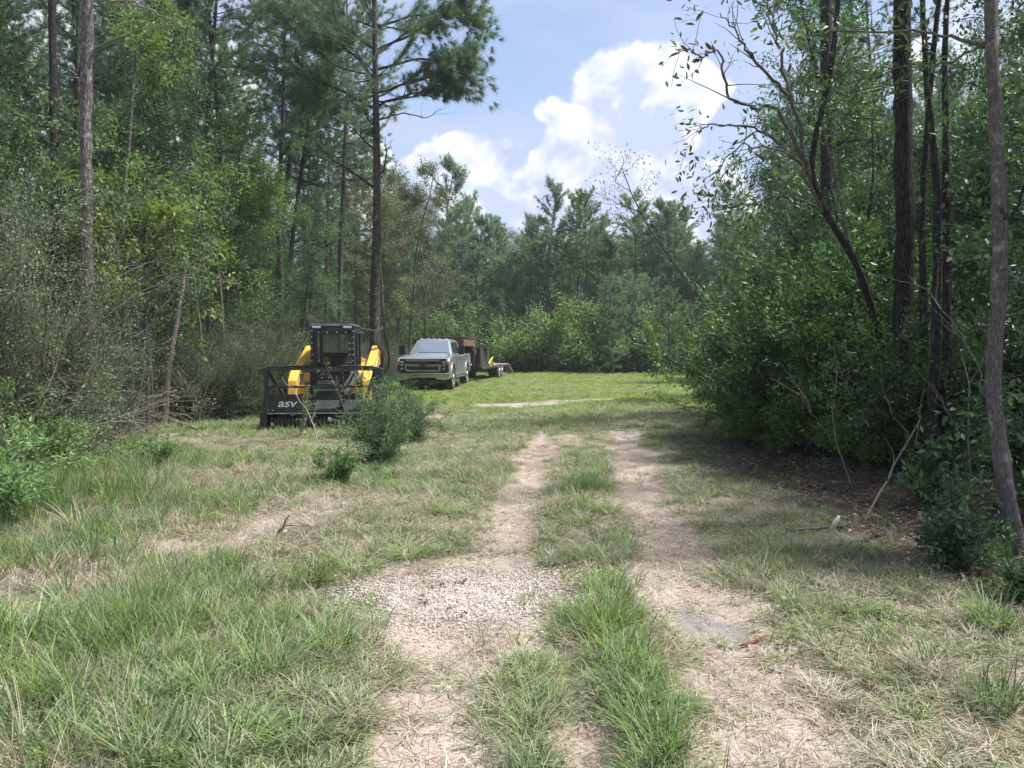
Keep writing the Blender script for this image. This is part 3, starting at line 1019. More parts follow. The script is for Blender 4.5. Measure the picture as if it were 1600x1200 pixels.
# ------------------------------------------------------------------ the tracked mulcher
def build_machine():
    X0, Y0 = -3.66, 14.55
    root = empty('forestry_mulcher', (X0, Y0, gzs(X0, Y0 + 1.2) - 0.02), R(4.5))
    tag(root, 'black and yellow tracked mulching loader with closed cab parked among the bushes', 'compact track loader')
    # --- mulching head
    hd = Part()
    for s in (-1, 1):
        hd.prism([(-0.02, 0.12), (0.10, 0.02), (0.62, 0.02), (0.72, 0.2), (0.72, 0.62), (0.5, 0.72), (0.05, 0.72), (-0.02, 0.45)], s * 1.03, s * 1.10, 'black_paint')
        hd.box(min(s * 1.10, s * 1.17), max(s * 1.10, s * 1.17), 0.02, 0.6, 0.03, 0.40, 'black_paint')
    hd.prism([(0.03, 0.40), (0.06, 0.385), (0.72, 0.52), (0.72, 0.60), (0.55, 0.60)], -1.03, 1.03, 'black_paint')
    hd.box(-1.03, 1.03, 0.66, 0.72, 0.10, 0.53, 'black_paint')
    hd.box(-0.32, 0.32, 0.60, 0.9, 0.3, 0.8, 'black_paint')
    head = hd.build('mulcher_head', root, 0.008)
    lip = Part()
    lip.box(-1.02, 1.02, -0.015, 0.03, 0.375, 0.405, 'worn_steel')
    lip.build('deflector_lip', head, 0.004)
    for s in (-1,):
        pl = Part()
        prof = [(s * 1.02, 0.43), (s * 1.02, 0.75), (s * 0.30, 0.75), (s * 0.18, 0.43)]
        pl.prism(prof, 0.0, 0.05, 'panel_black', 'y')
        pl.box(min(s * 1.03, s * .30), max(s * 1.03, s * .30), -0.012, 0.0, 0.735, 0.755, 'black_paint')
        po = pl.build('front_panel', root, 0.006)
        bl = Part()
        for bx, bz in ((1.0, 0.46), (1.0, 0.72), (0.26, 0.46), (0.33, 0.72), (0.92, 0.45)):
            bl.cyl((s * bx, -0.014, bz), 0.012, 0.016, 'bolt_metal', 'y', 8)
        bl.build('bolt', po)['kind'] = 'stuff'
        if s < 0:
            lettering('asv', 0.22, 'white_letter', po, (-0.83, -0.006, 0.515), (PI / 2, 0, 0), sx=1.28, bold=0.012)
            mk = Part()
            mk.prism([(-0.345, 0.60), (-0.30, 0.60), (-0.235, 0.645), (-0.29, 0.645)], -0.012, -0.002, 'lime_mark', 'y')
            mk.build('accent_mark', po)
    rt = Part()
    rt.cyl((0, 0.30, 0.22), 0.13, 2.0, 'dark_steel', 'x', 24)
    for i in range(30):
        x = -0.97 + i * 0.067
        rt.cyl((x, 0.30, 0.22), 0.195, 0.022, 'dark_steel', 'x', 24)
    rotor = rt.build('rotor', root, smooth=True)
    rg = random.Random(5)
    for i in range(22):
        x = -0.95 + i * 0.0905
        a = rg.uniform(1.6, 4.4)
        t = Part()
        t.box(-0.028, 0.028, -0.035, 0.035, -0.02, 0.05, 'worn_steel' if i % 3 else 'bolt_metal')
        to = t.build('tooth', rotor, 0.006)
        to.location = (x, 0.30 + 0.2 * math.cos(a), 0.22 + 0.2 * math.sin(a))
        to.rotation_euler = (a - PI / 2, 0, 0)
    # --- push frame
    g = Part()
    zt = 1.24
    xs_ = [-1.17, -0.96, -0.36, -0.27, 0.27, 0.36, 0.96, 1.17]
    zs_ = [zt - 0.07, zt, zt + 0.015, zt - 0.03, zt - 0.03, zt + 0.015, zt, zt - 0.05]
    top = [(a, b + 0.05) for a, b in zip(xs_, zs_)]
    botm = [(a, b - 0.035) for a, b in zip(xs_, zs_)][::-1]
    g.prism(top + botm, -0.06, 0.03, 'black_paint', 'y')
    topl = [(a, b + 0.055) for a, b in zip(xs_, zs_)]
    g.prism(topl + [(a, b - 0.012) for a, b in topl][::-1], -0.06, 0.16, 'black_paint', 'y')
    g.build('push_bar', root, 0.006)
    for s in (-1, 1):
        a = Part()
        a.hexa([(s * 0.98, -.02, .40), (s * 1.06, -.02, .40), (s * 1.06, .07, .40), (s * .98, .07, .40),
                (s * 1.00, -.04, zt), (s * 1.07, -.04, zt), (s * 1.07, .05, zt), (s * 1.00, .05, zt)], 'black_paint')
        a.build('post', root, 0.006)
        a = Part()
        a.tube([(s * 1.02, 0.03, zt - 0.02), (s * 0.80, 0.55, 0.66)], 0.035, 'black_paint')
        a.build('brace', root)
    a = Part(); a.box(-1.0, 1.0, -0.03, 0.02, 0.875, 0.925, 'black_paint'); a.build('middle_rail', root, 0.005)
    for x in (-0.2, 0.36):
        a = Part(); a.hexa([(x - .05, .2, .5), (x + .05, .2, .5), (x + .05, .28, .5), (x - .05, .28, .5),
                            (x - .02 + (.1 if x < 0 else 0), 0.0, 1.2), (x + .05 + (.1 if x < 0 else 0), 0.0, 1.2), (x + .05, .05, 1.2), (x - .02, .05, 1.2)], 'black_paint')
        a.build('strut', root, 0.004)
    # --- carrier: undercarriage
    for s in (-1, 1):
        tr = Part()
        lo, hi = [], []
        prof = [(1.20, 0.30), (1.28, 0.08), (1.45, 0.0), (3.05, 0.0), (3.22, 0.08), (3.34, 0.30), (3.28, 0.55), (3.05, 0.66), (1.6, 0.60), (1.28, 0.50)]
        x0, x1 = (0.56, 0.98) if s > 0 else (-0.98, -0.56)
        inner = [((a - 2.27) * 0.955 + 2.27, (b - 0.32) * 0.88 + 0.32) for a, b in prof]
        n = len(prof)
        v = [(x, a, b) for x in (x0, x1) for (a, b) in prof] + [(x, a, b) for x in (x0, x1) for (a, b) in inner]
        fs = []
        for i in range(n):
            j = (i + 1) % n
            fs += [(i, j, n + j, n + i), (2 * n + i, 3 * n + i, 3 * n + j, 2 * n + j), (i, 2 * n + i, 2 * n + j, j), (n + i, n + j, 3 * n + j, 3 * n + i)]
        tr.poly(v, fs, 'rubber')
        track = tr.build('rubber_track', root, 0.01)
        lg = Part()
        for i in range(n):
            j = (i + 1) % n
            (a0, b0), (a1, b1) = prof[i], prof[j]
            L = math.hypot(a1 - a0, b1 - b0)
            nx_, nz_ = (b1 - b0) / L, -(a1 - a0) / L
            if (a0 - 2.27) * nx_ + (b0 - 0.32) * nz_ < 0: nx_, nz_ = -nx_, -nz_
            for q in range(max(1, int(L / 0.1))):
                t = (q + 0.5) / max(1, int(L / 0.1))
                ca, cb = a0 + (a1 - a0) * t, b0 + (b1 - b0) * t
                ux, uz = (a1 - a0) / L * 0.028, (b1 - b0) / L * 0.028
                h = 0.03
                lg.hexa([(x0 + .01, ca - ux, cb - uz), (x1 - .01, ca - ux, cb - uz), (x1 - .01, ca + ux, cb + uz), (x0 + .01, ca + ux, cb + uz),
                         (x0 + .03, ca - ux * .7 + nx_ * h, cb - uz * .7 + nz_ * h), (x1 - .03, ca - ux * .7 + nx_ * h, cb - uz * .7 + nz_ * h),
                         (x1 - .03, ca + ux * .7 + nx_ * h, cb + uz * .7 + nz_ * h), (x0 + .03, ca + ux * .7 + nx_ * h, cb + uz * .7 + nz_ * h)], 'rubber')
        lg.build('lug', track)['kind'] = 'stuff'
        for yy, rr, zz in ((1.44, 0.17, 0.30), (3.10, 0.18, 0.34), (1.85, 0.13, 0.17), (2.2, 0.13, 0.17), (2.55, 0.13, 0.17), (2.85, 0.12, 0.17)):
            w = Part()
            w.cyl((s * 0.77, yy, zz), rr, 0.36, 'black_paint', 'x', 20)
            w.cyl((s * 0.96, yy, zz), rr * 0.45, 0.04, 'dark_steel', 'x', 12)
            w.build('track_wheel', track, 0.01)
        f = Part()
        f.prism([(1.5, 0.62), (3.2, 0.70), (3.2, 0.80), (1.3, 0.80), (1.3, 0.66)], s * 0.50, s * 0.99, 'black_paint')
        f.build('fender', root, 0.008)
    # --- chassis and engine bay
    b = Part()
    b.prism([(1.25, 0.30), (3.3, 0.30), (3.3, 0.95), (2.9, 1.02), (1.25, 0.95)], -0.55, 0.55, 'black_paint')
    b.hexa([(-0.5, 2.5, 1.0), (0.5, 2.5, 1.0), (0.55, 3.35, .95), (-.55, 3.35, .95), (-.45, 2.55, 1.45), (.45, 2.55, 1.45), (.5, 3.3, 1.38), (-.5, 3.3, 1.38)], 'yellow_paint')
    b.build('chassis', root, 0.015)
    c = Part()      # lower front plate with the second brand mark
    c.box(-0.60, 0.62, 1.08, 1.14, 0.42, 0.68, 'panel_black')
    c.box(-0.58, 0.60, 1.065, 1.08, 0.44, 0.455, 'yellow_paint')
    fp = c.build('lower_plate', root, 0.004)
    lettering('asv', 0.19, 'white_letter', fp, (-0.16, 1.074, 0.505), (PI / 2, 0, 0), sx=1.25, bold=0.012)
    c = Part()
    c.box(-0.78, -0.10, 1.02, 1.12, 0.70, 0.88, 'yellow_paint')
    c.box(0.20, 0.80, 1.02, 1.12, 0.70, 0.88, 'yellow_paint')
    c.box(-0.10, 0.20, 1.03, 1.11, 0.72, 0.80, 'black_paint')
    c.build('cross_member', root, 0.012)
    # --- loader arms
    for s in (-1, 1):
        a = Part()
        x0, x1 = s * 0.66, s * 0.84
        a.prism([(3.25, 1.30), (3.25, 1.62), (3.00, 1.70), (1.62, 1.27), (1.22, 1.16), (0.98, 0.98), (0.90, 0.55), (1.02, 0.40), (1.18, 0.45), (1.20, 0.85), (1.42, 1.00), (1.80, 1.08)], x0, x1, 'yellow_paint')
        arm = a.build('lift_arm', root, 0.018)
        for yy, zz in ((3.1, 1.5), (1.1, 0.5), (1.35, 1.08)):
            q = Part(); q.cyl((s * 0.75, yy, zz), 0.05, 0.24, 'dark_steel', 'x', 14); q.build('pivot_pin', arm)
        q = Part()
        q.prism([(1.9, 1.22), (2.02, 1.27), (2.5, 1.43), (2.35, 1.30)], s * 0.835, s * 0.845, 'white_letter')
        q.prism([(2.12, 1.22), (2.2, 1.25), (2.7, 1.42), (2.6, 1.33)], s * 0.835, s * 0.845, 'panel_black')
        q.build('side_stripe', arm)
        q = Part()
        q.tube([(s * 0.56, 2.9, 0.75), (s * 0.62, 2.0, 1.0)], 0.05, 'black_paint', 10)
        q.tube([(s * 0.62, 2.0, 1.0), (s * 0.66, 1.5, 1.12)], 0.028, 'chrome', 10)
        q.build('lift_cylinder', root, smooth=True)
        q = Part()
        q.prism([(3.2, 0.75), (3.38, 0.75), (3.38, 1.66), (3.2, 1.66)], s * 0.60, s * 0.90, 'black_paint')
        q.build('rear_upright', root, 0.012)
    # --- cab
    cab = Part()
    X, Y1, Y2, Z1, Z2 = 0.46, 1.42, 2.62, 0.92, 2.10
    for sx in (-1, 1):
        cab.box(min(sx * X, sx * (X - .07)), max(sx * X, sx * (X - .07)), Y1, Y1 + .08, Z1, Z2, 'black_paint')
        cab.box(min(sx * X, sx * (X - .07)), max(sx * X, sx * (X - .07)), Y2 - .09, Y2, Z1, Z2, 'black_paint')
        cab.box(min(sx * X, sx * (X - .05)), max(sx * X, sx * (X - .05)), Y1 + .08, Y2 - .09, Z2 - .14, Z2, 'black_paint')
        cab.box(min(sx * X, sx * (X - .05)), max(sx * X, sx * (X - .05)), Y1 + .08, Y2 - .09, Z1, Z1 + .32, 'black_paint')
        cab.box(min(sx * X, sx * (X - .05)), max(sx * X, sx * (X - .05)), 1.95, 2.02, Z1 + .32, Z2 - .14, 'black_paint')
    cab.box(-X + .07, X - .07, Y1, Y1 + .06, Z2 - .17, Z2, 'black_paint')
    cab.box(-X + .07, X - .07, Y1, Y1 + .06, Z1, Z1 + .14, 'black_paint')
    cab.box(-X + .07, X - .07, Y2 - .07, Y2 - .01, Z2 - .16, Z2, 'black_paint')
    cab.box(-X + .07, X - .07, Y2 - .07, Y2 - .01, Z1, Z1 + .62, 'black_paint')
    cabo = cab.build('cab', root, 0.012)
    rf = Part()
    rf.hexa([(-X - .02, Y1 - .05, Z2), (X + .02, Y1 - .05, Z2), (X + .02, Y2 + .02, Z2), (-X - .02, Y2 + .02, Z2),
             (-X + .03, Y1 + .0, Z2 + .055), (X - .03, Y1 + .0, Z2 + .055), (X - .03, Y2 - .03, Z2 + .055), (-X + .03, Y2 - .03, Z2 + .055)], 'black_paint')
    rf.box(-0.3, 0.3, Y1 + .3, Y2 - .2, Z2 + .055, Z2 + .095, 'black_paint')
    rf.build('roof', cabo, 0.012)
    d = Part()
    d.box(-X + .075, -X + .125, Y1 - .03, Y1 - .003, Z1 + .05, Z2 - .10, 'black_plastic')
    d.box(X - .125, X - .075, Y1 - .03, Y1 - .003, Z1 + .05, Z2 - .10, 'black_plastic')
    d.box(-X + .125, X - .125, Y1 - .03, Y1 - .003, Z2 - .17, Z2 - .10, 'black_plastic')
    d.box(-X + .125, X - .125, Y1 - .03, Y1 - .003, Z1 + .05, Z1 + .16, 'black_plastic')
    door = d.build('front_door', cabo, 0.006)
    gl = Part(); gl.box(-X + .115, X - .115, Y1 - .018, Y1 - .012, Z1 + .15, Z2 - .16, 'cab_glass'); gl.build('pane', door)
    gl = Part(); gl.box(-X + .07, X - .07, Y2 - .04, Y2 - .034, Z1 + .6, Z2 - .14, 'cab_glass'); gl.build('rear_window', cabo)
    for sx in (-1, 1):
        sp_ = Part(); sp_.hexa([(sx * .56 - .075, 1.5, .86), (sx * .56 + .075, 1.5, .86), (sx * .56 + .075, 2.7, .9), (sx * .56 - .075, 2.7, .9), (sx * .56 - .075, 1.6, 1.12), (sx * .56 + .075, 1.6, 1.12), (sx * .56 + .075, 2.7, 1.36), (sx * .56 - .075, 2.7, 1.36)], 'yellow_paint'); sp_.build('side_cowl', root, 0.012)
        gl = Part(); gl.box(sx * (X - .028) - .003, sx * (X - .028) + .003, Y1 + .07, Y2 - .08, Z1 + .31, Z2 - .13, 'cab_glass'); gl.build('side_window', cabo)
        lp = Part(); lp.box(sx * .32 - .09, sx * .32 + .09, Y1 - .075, Y1 - .045, Z2 - .045, Z2 + .0, 'lamp_glass'); lp.build('work_light', cabo, 0.006)
    bp = Part()
    for i in range(9):
        z = Z1 + .08 + i * 0.125
        for x in (-X + .035, X - .035):
            bp.cyl((x + rg.uniform(-.012, .012), Y1 - .006, z), 0.0135, 0.02, 'bolt_metal', 'y', 8)
    for x in (-.28, -.1, .1, .28):
        bp.cyl((x, Y1 - .034, Z2 - .13), 0.0135, 0.02, 'bolt_metal', 'y', 8)
        bp.cyl((x * .8, Y1 - .034, Z1 + .1), 0.0135, 0.02, 'bolt_metal', 'y', 8)
    for z in (1.35, 1.5, 1.62, 1.74):
        bp.cyl((X - .1, Y1 - .034, z), 0.0135, 0.02, 'bolt_metal', 'y', 8)
    bp.build('door_bolt', door)['kind'] = 'stuff'
    st = Part()
    st.hexa([(-.24, 1.9, 1.0), (.24, 1.9, 1.0), (.24, 2.3, 1.0), (-.24, 2.3, 1.0), (-.24, 1.88, 1.16), (.24, 1.88, 1.16), (.24, 2.3, 1.14), (-.24, 2.3, 1.14)], 'seat_fabric')
    st.hexa([(-.22, 2.2, 1.14), (.22, 2.2, 1.14), (.22, 2.36, 1.14), (-.22, 2.36, 1.14), (-.2, 2.32, 1.5), (.2, 2.32, 1.5), (.2, 2.42, 1.5), (-.2, 2.42, 1.5)], 'seat_fabric')
    st.box(-.36, -.28, 1.7, 2.2, 1.0, 1.3, 'black_plastic'); st.box(.28, .36, 1.7, 2.2, 1.0, 1.3, 'black_plastic')
    st.build('seat', cabo, 0.03)
    # --- limb risers behind the cab and hoses to the head
    for s in (-1, 1):
        a = Part()
        if s < 0:
            a.tube([(s * 0.84, 2.75, 1.68), (s * 0.95, 3.1, 1.5), (s * 1.0, 3.35, 1.0)], 0.03, 'black_paint')
            a.build('limb_riser', root, smooth=True)
            continue
        a.tube([(s * 0.42, 2.5, 2.06), (s * 0.62, 2.7, 2.05), (s * 0.80, 3.0, 2.02)], 0.025, 'black_paint')
        a.tube([(s * 0.93, 2.7, 2.10), (s * 0.78, 2.62, 1.98), (s * 0.76, 2.6, 1.86), (s * 0.84, 2.75, 1.68), (s * 0.95, 3.1, 1.5)], 0.036, 'dark_steel')
        a.tube([(s * 0.93, 2.7, 2.10), (s * 0.99, 3.1, 1.8), (s * 1.02, 3.3, 1.45), (s * 1.0, 3.35, 1.0)], 0.03, 'black_paint')
        a.build('limb_riser', root, smooth=True)
    for i, (xa, xb, sag) in enumerate(((0.40, 0.30, 0.30), (0.46, 0.36, 0.36), (0.34, 0.22, 0.42), (-0.30, -0.16, 0.25))):
        pts = []
        for k in range(13):
            t = k / 12
            pts.append((xa + (xb - xa) * t + 0.16 * math.sin(PI * t) * (1 if xa > 0 else -1), 1.35 - t * 0.65, 1.12 - t * 0.42 + sag * math.sin(PI * t) * 0.45))
        h = Part(); h.tube(pts, 0.024, 'rubber', 8); h.build('hose', root, smooth=True)
    q = Part()
    q.box(-0.38, 0.38, 0.88, 1.02, 0.40, 0.92, 'black_paint')
    q.prism([(0.72, 0.3), (1.05, 0.35), (1.05, 0.8), (0.72, 0.7)], -0.42, -0.34, 'black_paint')
    q.prism([(0.72, 0.3), (1.05, 0.35), (1.05, 0.8), (0.72, 0.7)], 0.34, 0.42, 'black_paint')
    q.build('quick_coupler', root, 0.008)
    return root


# ------------------------------------------------------------------ pickup truck
def wheel(parent, x, y, z, r, w, side, rim_r, name='wheel', tyre_mat='rubber', rim='rim_metal'):
    t = Part()
    seg = 28
    prof = [(-w / 2, r * 0.62), (-w / 2, r * 0.9), (-w / 2 + .03, r * 0.985), (0, r), (w / 2 - .03, r * 0.985), (w / 2, r * 0.9), (w / 2, r * 0.62)]
    v, f = [], []
    for i in range(seg):
        a = 2 * PI * i / seg
        k = 1.0 if i % 2 else 0.985
        for (px, pr) in prof:
            rr = pr * (k if pr > r * 0.95 else 1)
            v.append((px, rr * math.cos(a), rr * math.sin(a)))
    m_ = len(prof)
    for i in range(seg):
        j = (i + 1) % seg
        for q in range(m_ - 1):
            f.append((i * m_ + q, j * m_ + q, j * m_ + q + 1, i * m_ + q + 1))
    t.poly(v, f, tyre_mat)
    root = t.build(name, parent, smooth=True)
    root.location = (x, y, z)
    g = Part()
    g.cyl((side * (w / 2 - 0.05), 0, 0), r * 0.62, 0.05, 'black_plastic', 'x', 28)
    g.cyl((side * (w / 2 - 0.015), 0, 0), r * 0.17, 0.05, rim, 'x', 14)
    n = 8
    for i in range(n):
        a = 2 * PI * i / n
        ca, sa = math.cos(a), math.sin(a)
        def pt(rad, off, dx):
            return (side * (w / 2 - 0.02 + dx), rad * ca - off * sa, rad * sa + off * ca)
        g.hexa([pt(r * .12, -.03, -.02), pt(r * .6, -.035, -.02), pt(r * .6, .035, -.02), pt(r * .12, .03, -.02),
                pt(r * .12, -.02, .015), pt(r * .6, -.025, .0), pt(r * .6, .025, .0), pt(r * .12, .02, .015)], rim)
    ring, rf_ = [], []
    for i in range(28):
        a = 2 * PI * i / 28
        for rr, xx in ((r * .66, 0.0), (r * .60, 0.004), (r * .58, -.05)):
            ring.append((side * (w / 2 + xx), rr * math.cos(a), rr * math.sin(a)))
    for i in range(28):
        j = (i + 1) % 28
        for q in range(2):
            rf_.append((i * 3 + q, j * 3 + q, j * 3 + q + 1, i * 3 + q + 1))
    g.poly(ring, rf_, rim)
    g.build('rim', root)
    return root


def build_truck():
    X0, Y0 = -3.36, 28.6
    root = empty('pickup_truck', (X0, Y0, gzs(X0, Y0 + 2)), R(-4.2))
    tag(root, 'silver crew cab pickup truck facing forward with gooseneck trailer hitched behind', 'pickup truck')
    W = 1.0
    FW, RW, WR = 0.98, 5.02, 0.44      # axle positions and wheel radius
    def arch(c, r=0.56, n=9):
        return [(c - r * math.cos(PI * i / n), 0.50 + (r + 0.0) * math.sin(PI * i / n) * 0.98) for i in range(n + 1)]
    # lower body: side profile with both wheel arches
    prof = [(0.10, 0.62), (FW - .56, 0.56)] + arch(FW)[1:-1] + [(FW + .56, 0.52), (RW - .56, 0.52)] + arch(RW)[1:-1] + [(RW + .56, 0.60), (6.25, 0.62), (6.27, 1.38),
           (4.28, 1.38), (4.26, 1.33), (1.62, 1.33), (1.55, 1.36), (0.22, 1.25), (0.08, 1.10)]
    b = Part()
    n = len(prof)
    # sides bulge: sweep across several x stations
    st = [(-W, 0.985), (-W * 0.97, 1.0), (W * 0.97, 1.0), (W, 0.985)]
    for s in (-1, 1):
        x0, x1 = s * (W - 0.26), s * W
        b.prism(prof, min(x0, x1), max(x0, x1), 'silver_paint')
    b.prism([(0.5, 0.75), (6.2, 0.75), (6.2, 0.95), (0.5, 0.95)], -W + .25, W - .25, 'black_plastic')
    b.prism([(6.15, 0.72), (6.25, 0.72), (6.25, 1.37), (6.15, 1.37)], -W + .26, W - .26, 'silver_paint')
    b.prism([(4.26, 0.85), (4.32, 0.85), (4.32, 1.37), (4.26, 1.37)], -W + .26, W - .26, 'silver_paint')
    body = b.build('body', root, 0.03, smooth=True)
    for s in (-1, 1):
        for c in (FW, RW):
            a = Part()
            o = arch(c, 0.60); i_ = arch(c, 0.555)
            pr = o + i_[::-1]
            a.prism(pr, min(s * (W - .02), s * (W + .035)), max(s * (W - .02), s * (W + .035)), 'silver_paint')
            a.build('wheel_arch', root, 0.012, smooth=True)
    h = Part()   # bonnet
    h.poly([(-.72, .10, 1.13), (.72, .10, 1.13), (.80, .22, 1.26), (-.80, .22, 1.26), (-.82, 1.60, 1.38), (.82, 1.60, 1.38), (-.45, .26, 1.31), (.45, .26, 1.31), (-.5, 1.6, 1.43), (.5, 1.6, 1.43)],
           [(0, 1, 7, 6), (0, 6, 3), (1, 2, 7), (3, 6, 8, 4), (6, 7, 9, 8), (7, 2, 5, 9)], 'silver_paint')
    h.build('bonnet', root, 0.0, smooth=True)
    # greenhouse
    c = Part()
    g0 = [(-.86, 1.55, 1.36), (.86, 1.55, 1.36), (.90, 4.20, 1.36), (-.90, 4.20, 1.36)]
    g1 = [(-.66, 2.28, 1.93), (.66, 2.28, 1.93), (.69, 3.98, 1.93), (-.69, 3.98, 1.93)]
    c.hexa(g0 + g1, 'silver_paint')
    c.hexa([(-.66, 2.28, 1.93), (.66, 2.28, 1.93), (.69, 3.98, 1.93), (-.69, 3.98, 1.93), (-.56, 2.42, 1.99), (.56, 2.42, 1.99), (.6, 3.9, 1.98), (-.6, 3.9, 1.98)], 'silver_paint')
    cab = c.build('cab', root, 0.035, smooth=True)

    def on_face(a, b_, c_, d_, u, v, out):
        a, b_, c_, d_ = map(Vector, (a, b_, c_, d_))
        p = a.lerp(b_, u).lerp(d_.lerp(c_, u), v)
        nrm = (b_ - a).cross(d_ - a).normalized()
        return p + nrm * out

    def pane(name, face, quad, mat, out=0.012, flip=1):
        q = Part()
        lo = [on_face(*face, u, v, -0.02 * flip) for u, v in quad]
        hi = [on_face(*face, u, v, out * flip) for u, v in quad]
        q.hexa([tuple(p) for p in lo + hi], mat)
        return q.build(name, cab, 0.004)
    front = (g0[0], g0[1], g1[1], g1[0])
    right = (g0[1], g0[2], g1[2], g1[1])
    left = (g0[3], g0[0], g1[0], g1[3])
    pane('windscreen', front, [(.05, .07), (.95, .07), (.95, .93), (.05, .93)], 'windscreen_glass')
    for fc, rev in ((right, 0), (left, 1)):
        q1 = [(.10, .10), (.46, .10), (.46, .88), (.14, .88)]
        q2 = [(.50, .10), (.84, .10), (.86, .88), (.50, .88)]
        if rev:
            q1 = [(1 - u, v) for u, v in q1][::-1]; q2 = [(1 - u, v) for u, v in q2][::-1]
        pane('side_window', fc, q1, 'tinted_glass'); pane('side_window', fc, q2, 'tinted_glass')
    wp = Part(); wp.tube([(-.5, 1.56, 1.44), (.1, 1.60, 1.455)], .012, 'black_plastic', 5); wp.tube([(.1, 1.56, 1.44), (.66, 1.60, 1.455)], .012, 'black_plastic', 5); wp.build('wiper', root)
    cl = Part(); cl.box(-.80, .80, 1.44, 1.56, 1.37, 1.395, 'black_plastic'); cl.build('cowl', root, .004)
    # face: grille, lamps, bumper
    g = Part()
    g.box(-.90, .90, .04, .30, .66, 1.22, 'black_plastic')
    g.build('grille_opening', root, .01)
    g = Part()
    g.prism([(-.66, 1.19), (.66, 1.19), (.62, 1.12), (-.62, 1.12)], -.03, .06, 'chrome', 'y')
    g.prism([(-.62, 1.115), (.62, 1.115), (.62, 1.10), (-.62, 1.10)], -.035, .05, 'black_plastic', 'y')
    g.build('upper_grille_bar', root, .012)
    g = Part()
    g.prism([(-.70, 1.02), (.70, 1.02), (.70, .95), (.30, .93), (-.30, .93), (-.70, .95)], -.05, .05, 'chrome', 'y')
    g.prism([(-.70, 1.02), (-.64, 1.02), (-.58, .78), (-.66, .76)], -.045, .05, 'chrome', 'y')
    g.prism([(.70, 1.02), (.64, 1.02), (.58, .78), (.66, .76)], -.045, .05, 'chrome', 'y')
    g.prism([(-.64, .80), (.64, .80), (.58, .73), (-.58, .73)], -.05, .05, 'chrome', 'y')
    g.build('grille_frame', root, .012)
    g = Part()
    for i in range(5):
        z = .825 + i * 0.022
        g.box(-.58, .58, .0, .04, z, z + .008, 'dark_steel')
    g.build('grille_slat', root)
    g = Part(); g.cyl((0, -.055, .975), .075, .02, 'panel_black', 'y', 24); o = g.build('badge', root); o.scale = (1.7, 1, 1)
    for s in (-1, 1):
        a = Part()
        x0, x1 = s * .70, s * .97
        a.prism([(x0, 1.15), (x1, 1.13), (x1, .74), (x0 + s * .03, .74)], .0, .22, 'black_plastic', 'y')
        hl = a.build('headlight', root, .012)
        for z in (1.08, .98, .84):
            q = Part(); q.box(min(s * .74, s * .86), max(s * .74, s * .86), -.02, .02, z - .035, z + .035, 'lamp_glass'); q.build('lens', hl, .01)
        q = Part(); q.box(min(s * .885, s * .985), max(s * .885, s * .985), -.012, .23, 1.0, 1.13, 'amber'); q.build('turn_signal', hl, .01)
    b = Part()
    b.prism([(-1.0, .68), (1.0, .68), (1.0, .46), (.86, .42), (.55, .44), (.5, .52), (-.5, .52), (-.55, .44), (-.86, .42), (-1.0, .46)], -.12, .02, 'chrome', 'y')
    b.hexa([(.98, -.12, .46), (1.01, -.1, .46), (1.03, .32, .50), (.98, .32, .5), (.98, -.12, .68), (1.01, -.1, .68), (1.03, .32, .68), (.98, .32, .68)], 'chrome')
    b.hexa([(-1.01, -.1, .46), (-.98, -.12, .46), (-.98, .32, .50), (-1.03, .32, .5), (-1.01, -.1, .68), (-.98, -.12, .68), (-.98, .32, .68), (-1.03, .32, .68)], 'chrome')
    b.build('bumper', root, .02, smooth=True)
    b = Part()
    b.box(-.5, .5, -.10, .0, .45, .60, 'black_plastic')
    b.prism([(-.92, .42), (.92, .42), (.80, .26), (-.80, .26)], -.05, .06, 'black_plastic', 'y')
    b.build('air_dam', root, .015)
    b = Part(); b.cyl((-.68, -.125, .54), .06, .03, 'lamp_glass', 'y', 14); b.build('fog_lamp', root)
    b = Part(); b.cyl((.68, -.125, .54), .06, .03, 'lamp_glass', 'y', 14); b.build('fog_lamp', root)
    # wheels, steps, mirrors, handles, door gaps
    for s in (-1, 1):
        for y in (FW, RW):
            wheel(root, s * .87, y, WR - .015, WR, .30, s, .3)
        a = Part(); a.box(min(s * .93, s * 1.07), max(s * .93, s * 1.07), 1.75, 4.1, .44, .50, 'worn_steel'); a.build('side_step', root, .02)
        a = Part()
        a.tube([(s * .93, 1.98, 1.42), (s * 1.12, 1.92, 1.46)], .022, 'black_plastic', 6)
        a.tube([(s * .93, 1.98, 1.52), (s * 1.12, 1.92, 1.55)], .018, 'black_plastic', 6)
        a.box(min(s * 1.08, s * 1.32), max(s * 1.08, s * 1.32), 1.84, 1.97, 1.36, 1.72, 'black_plastic')
        a.build('side_mirror', root, .025)
        for y0, y1 in ((1.66, 2.93), (2.96, 4.16)):
            a = Part()
            a.box(min(s * .985, s * 1.006), max(s * .985, s * 1.006), y0, y1, .56, 1.32, 'silver_paint')
            d = a.build('door', root, .008)
            q = Part(); q.box(min(s * 1.0, s * 1.035), max(s * 1.0, s * 1.035), y1 - .28, y1 - .08, 1.16, 1.195, 'black_plastic'); q.build('handle', d, .006)
        a = Part()
        for i in range(2):
            pass
        a.box(min(s * .70, s * .80), max(s * .70, s * .80), 4.4, 6.2, 1.37, 1.395, 'black_plastic')
        a.build('bed_rail', root, .006)
    for x in (-.5, -.22, 0, .22, .5):
        a = Part(); a.hexa([(x - .05, 2.40, 1.985), (x + .05, 2.40, 1.985), (x + .05, 2.52, 1.985), (x - .05, 2.52, 1.985),
                            (x - .035, 2.44, 2.02), (x + .035, 2.44, 2.02), (x + .035, 2.50, 2.02), (x - .035, 2.50, 2.02)], 'silver_paint'); a.build('roof_marker', root, .004)
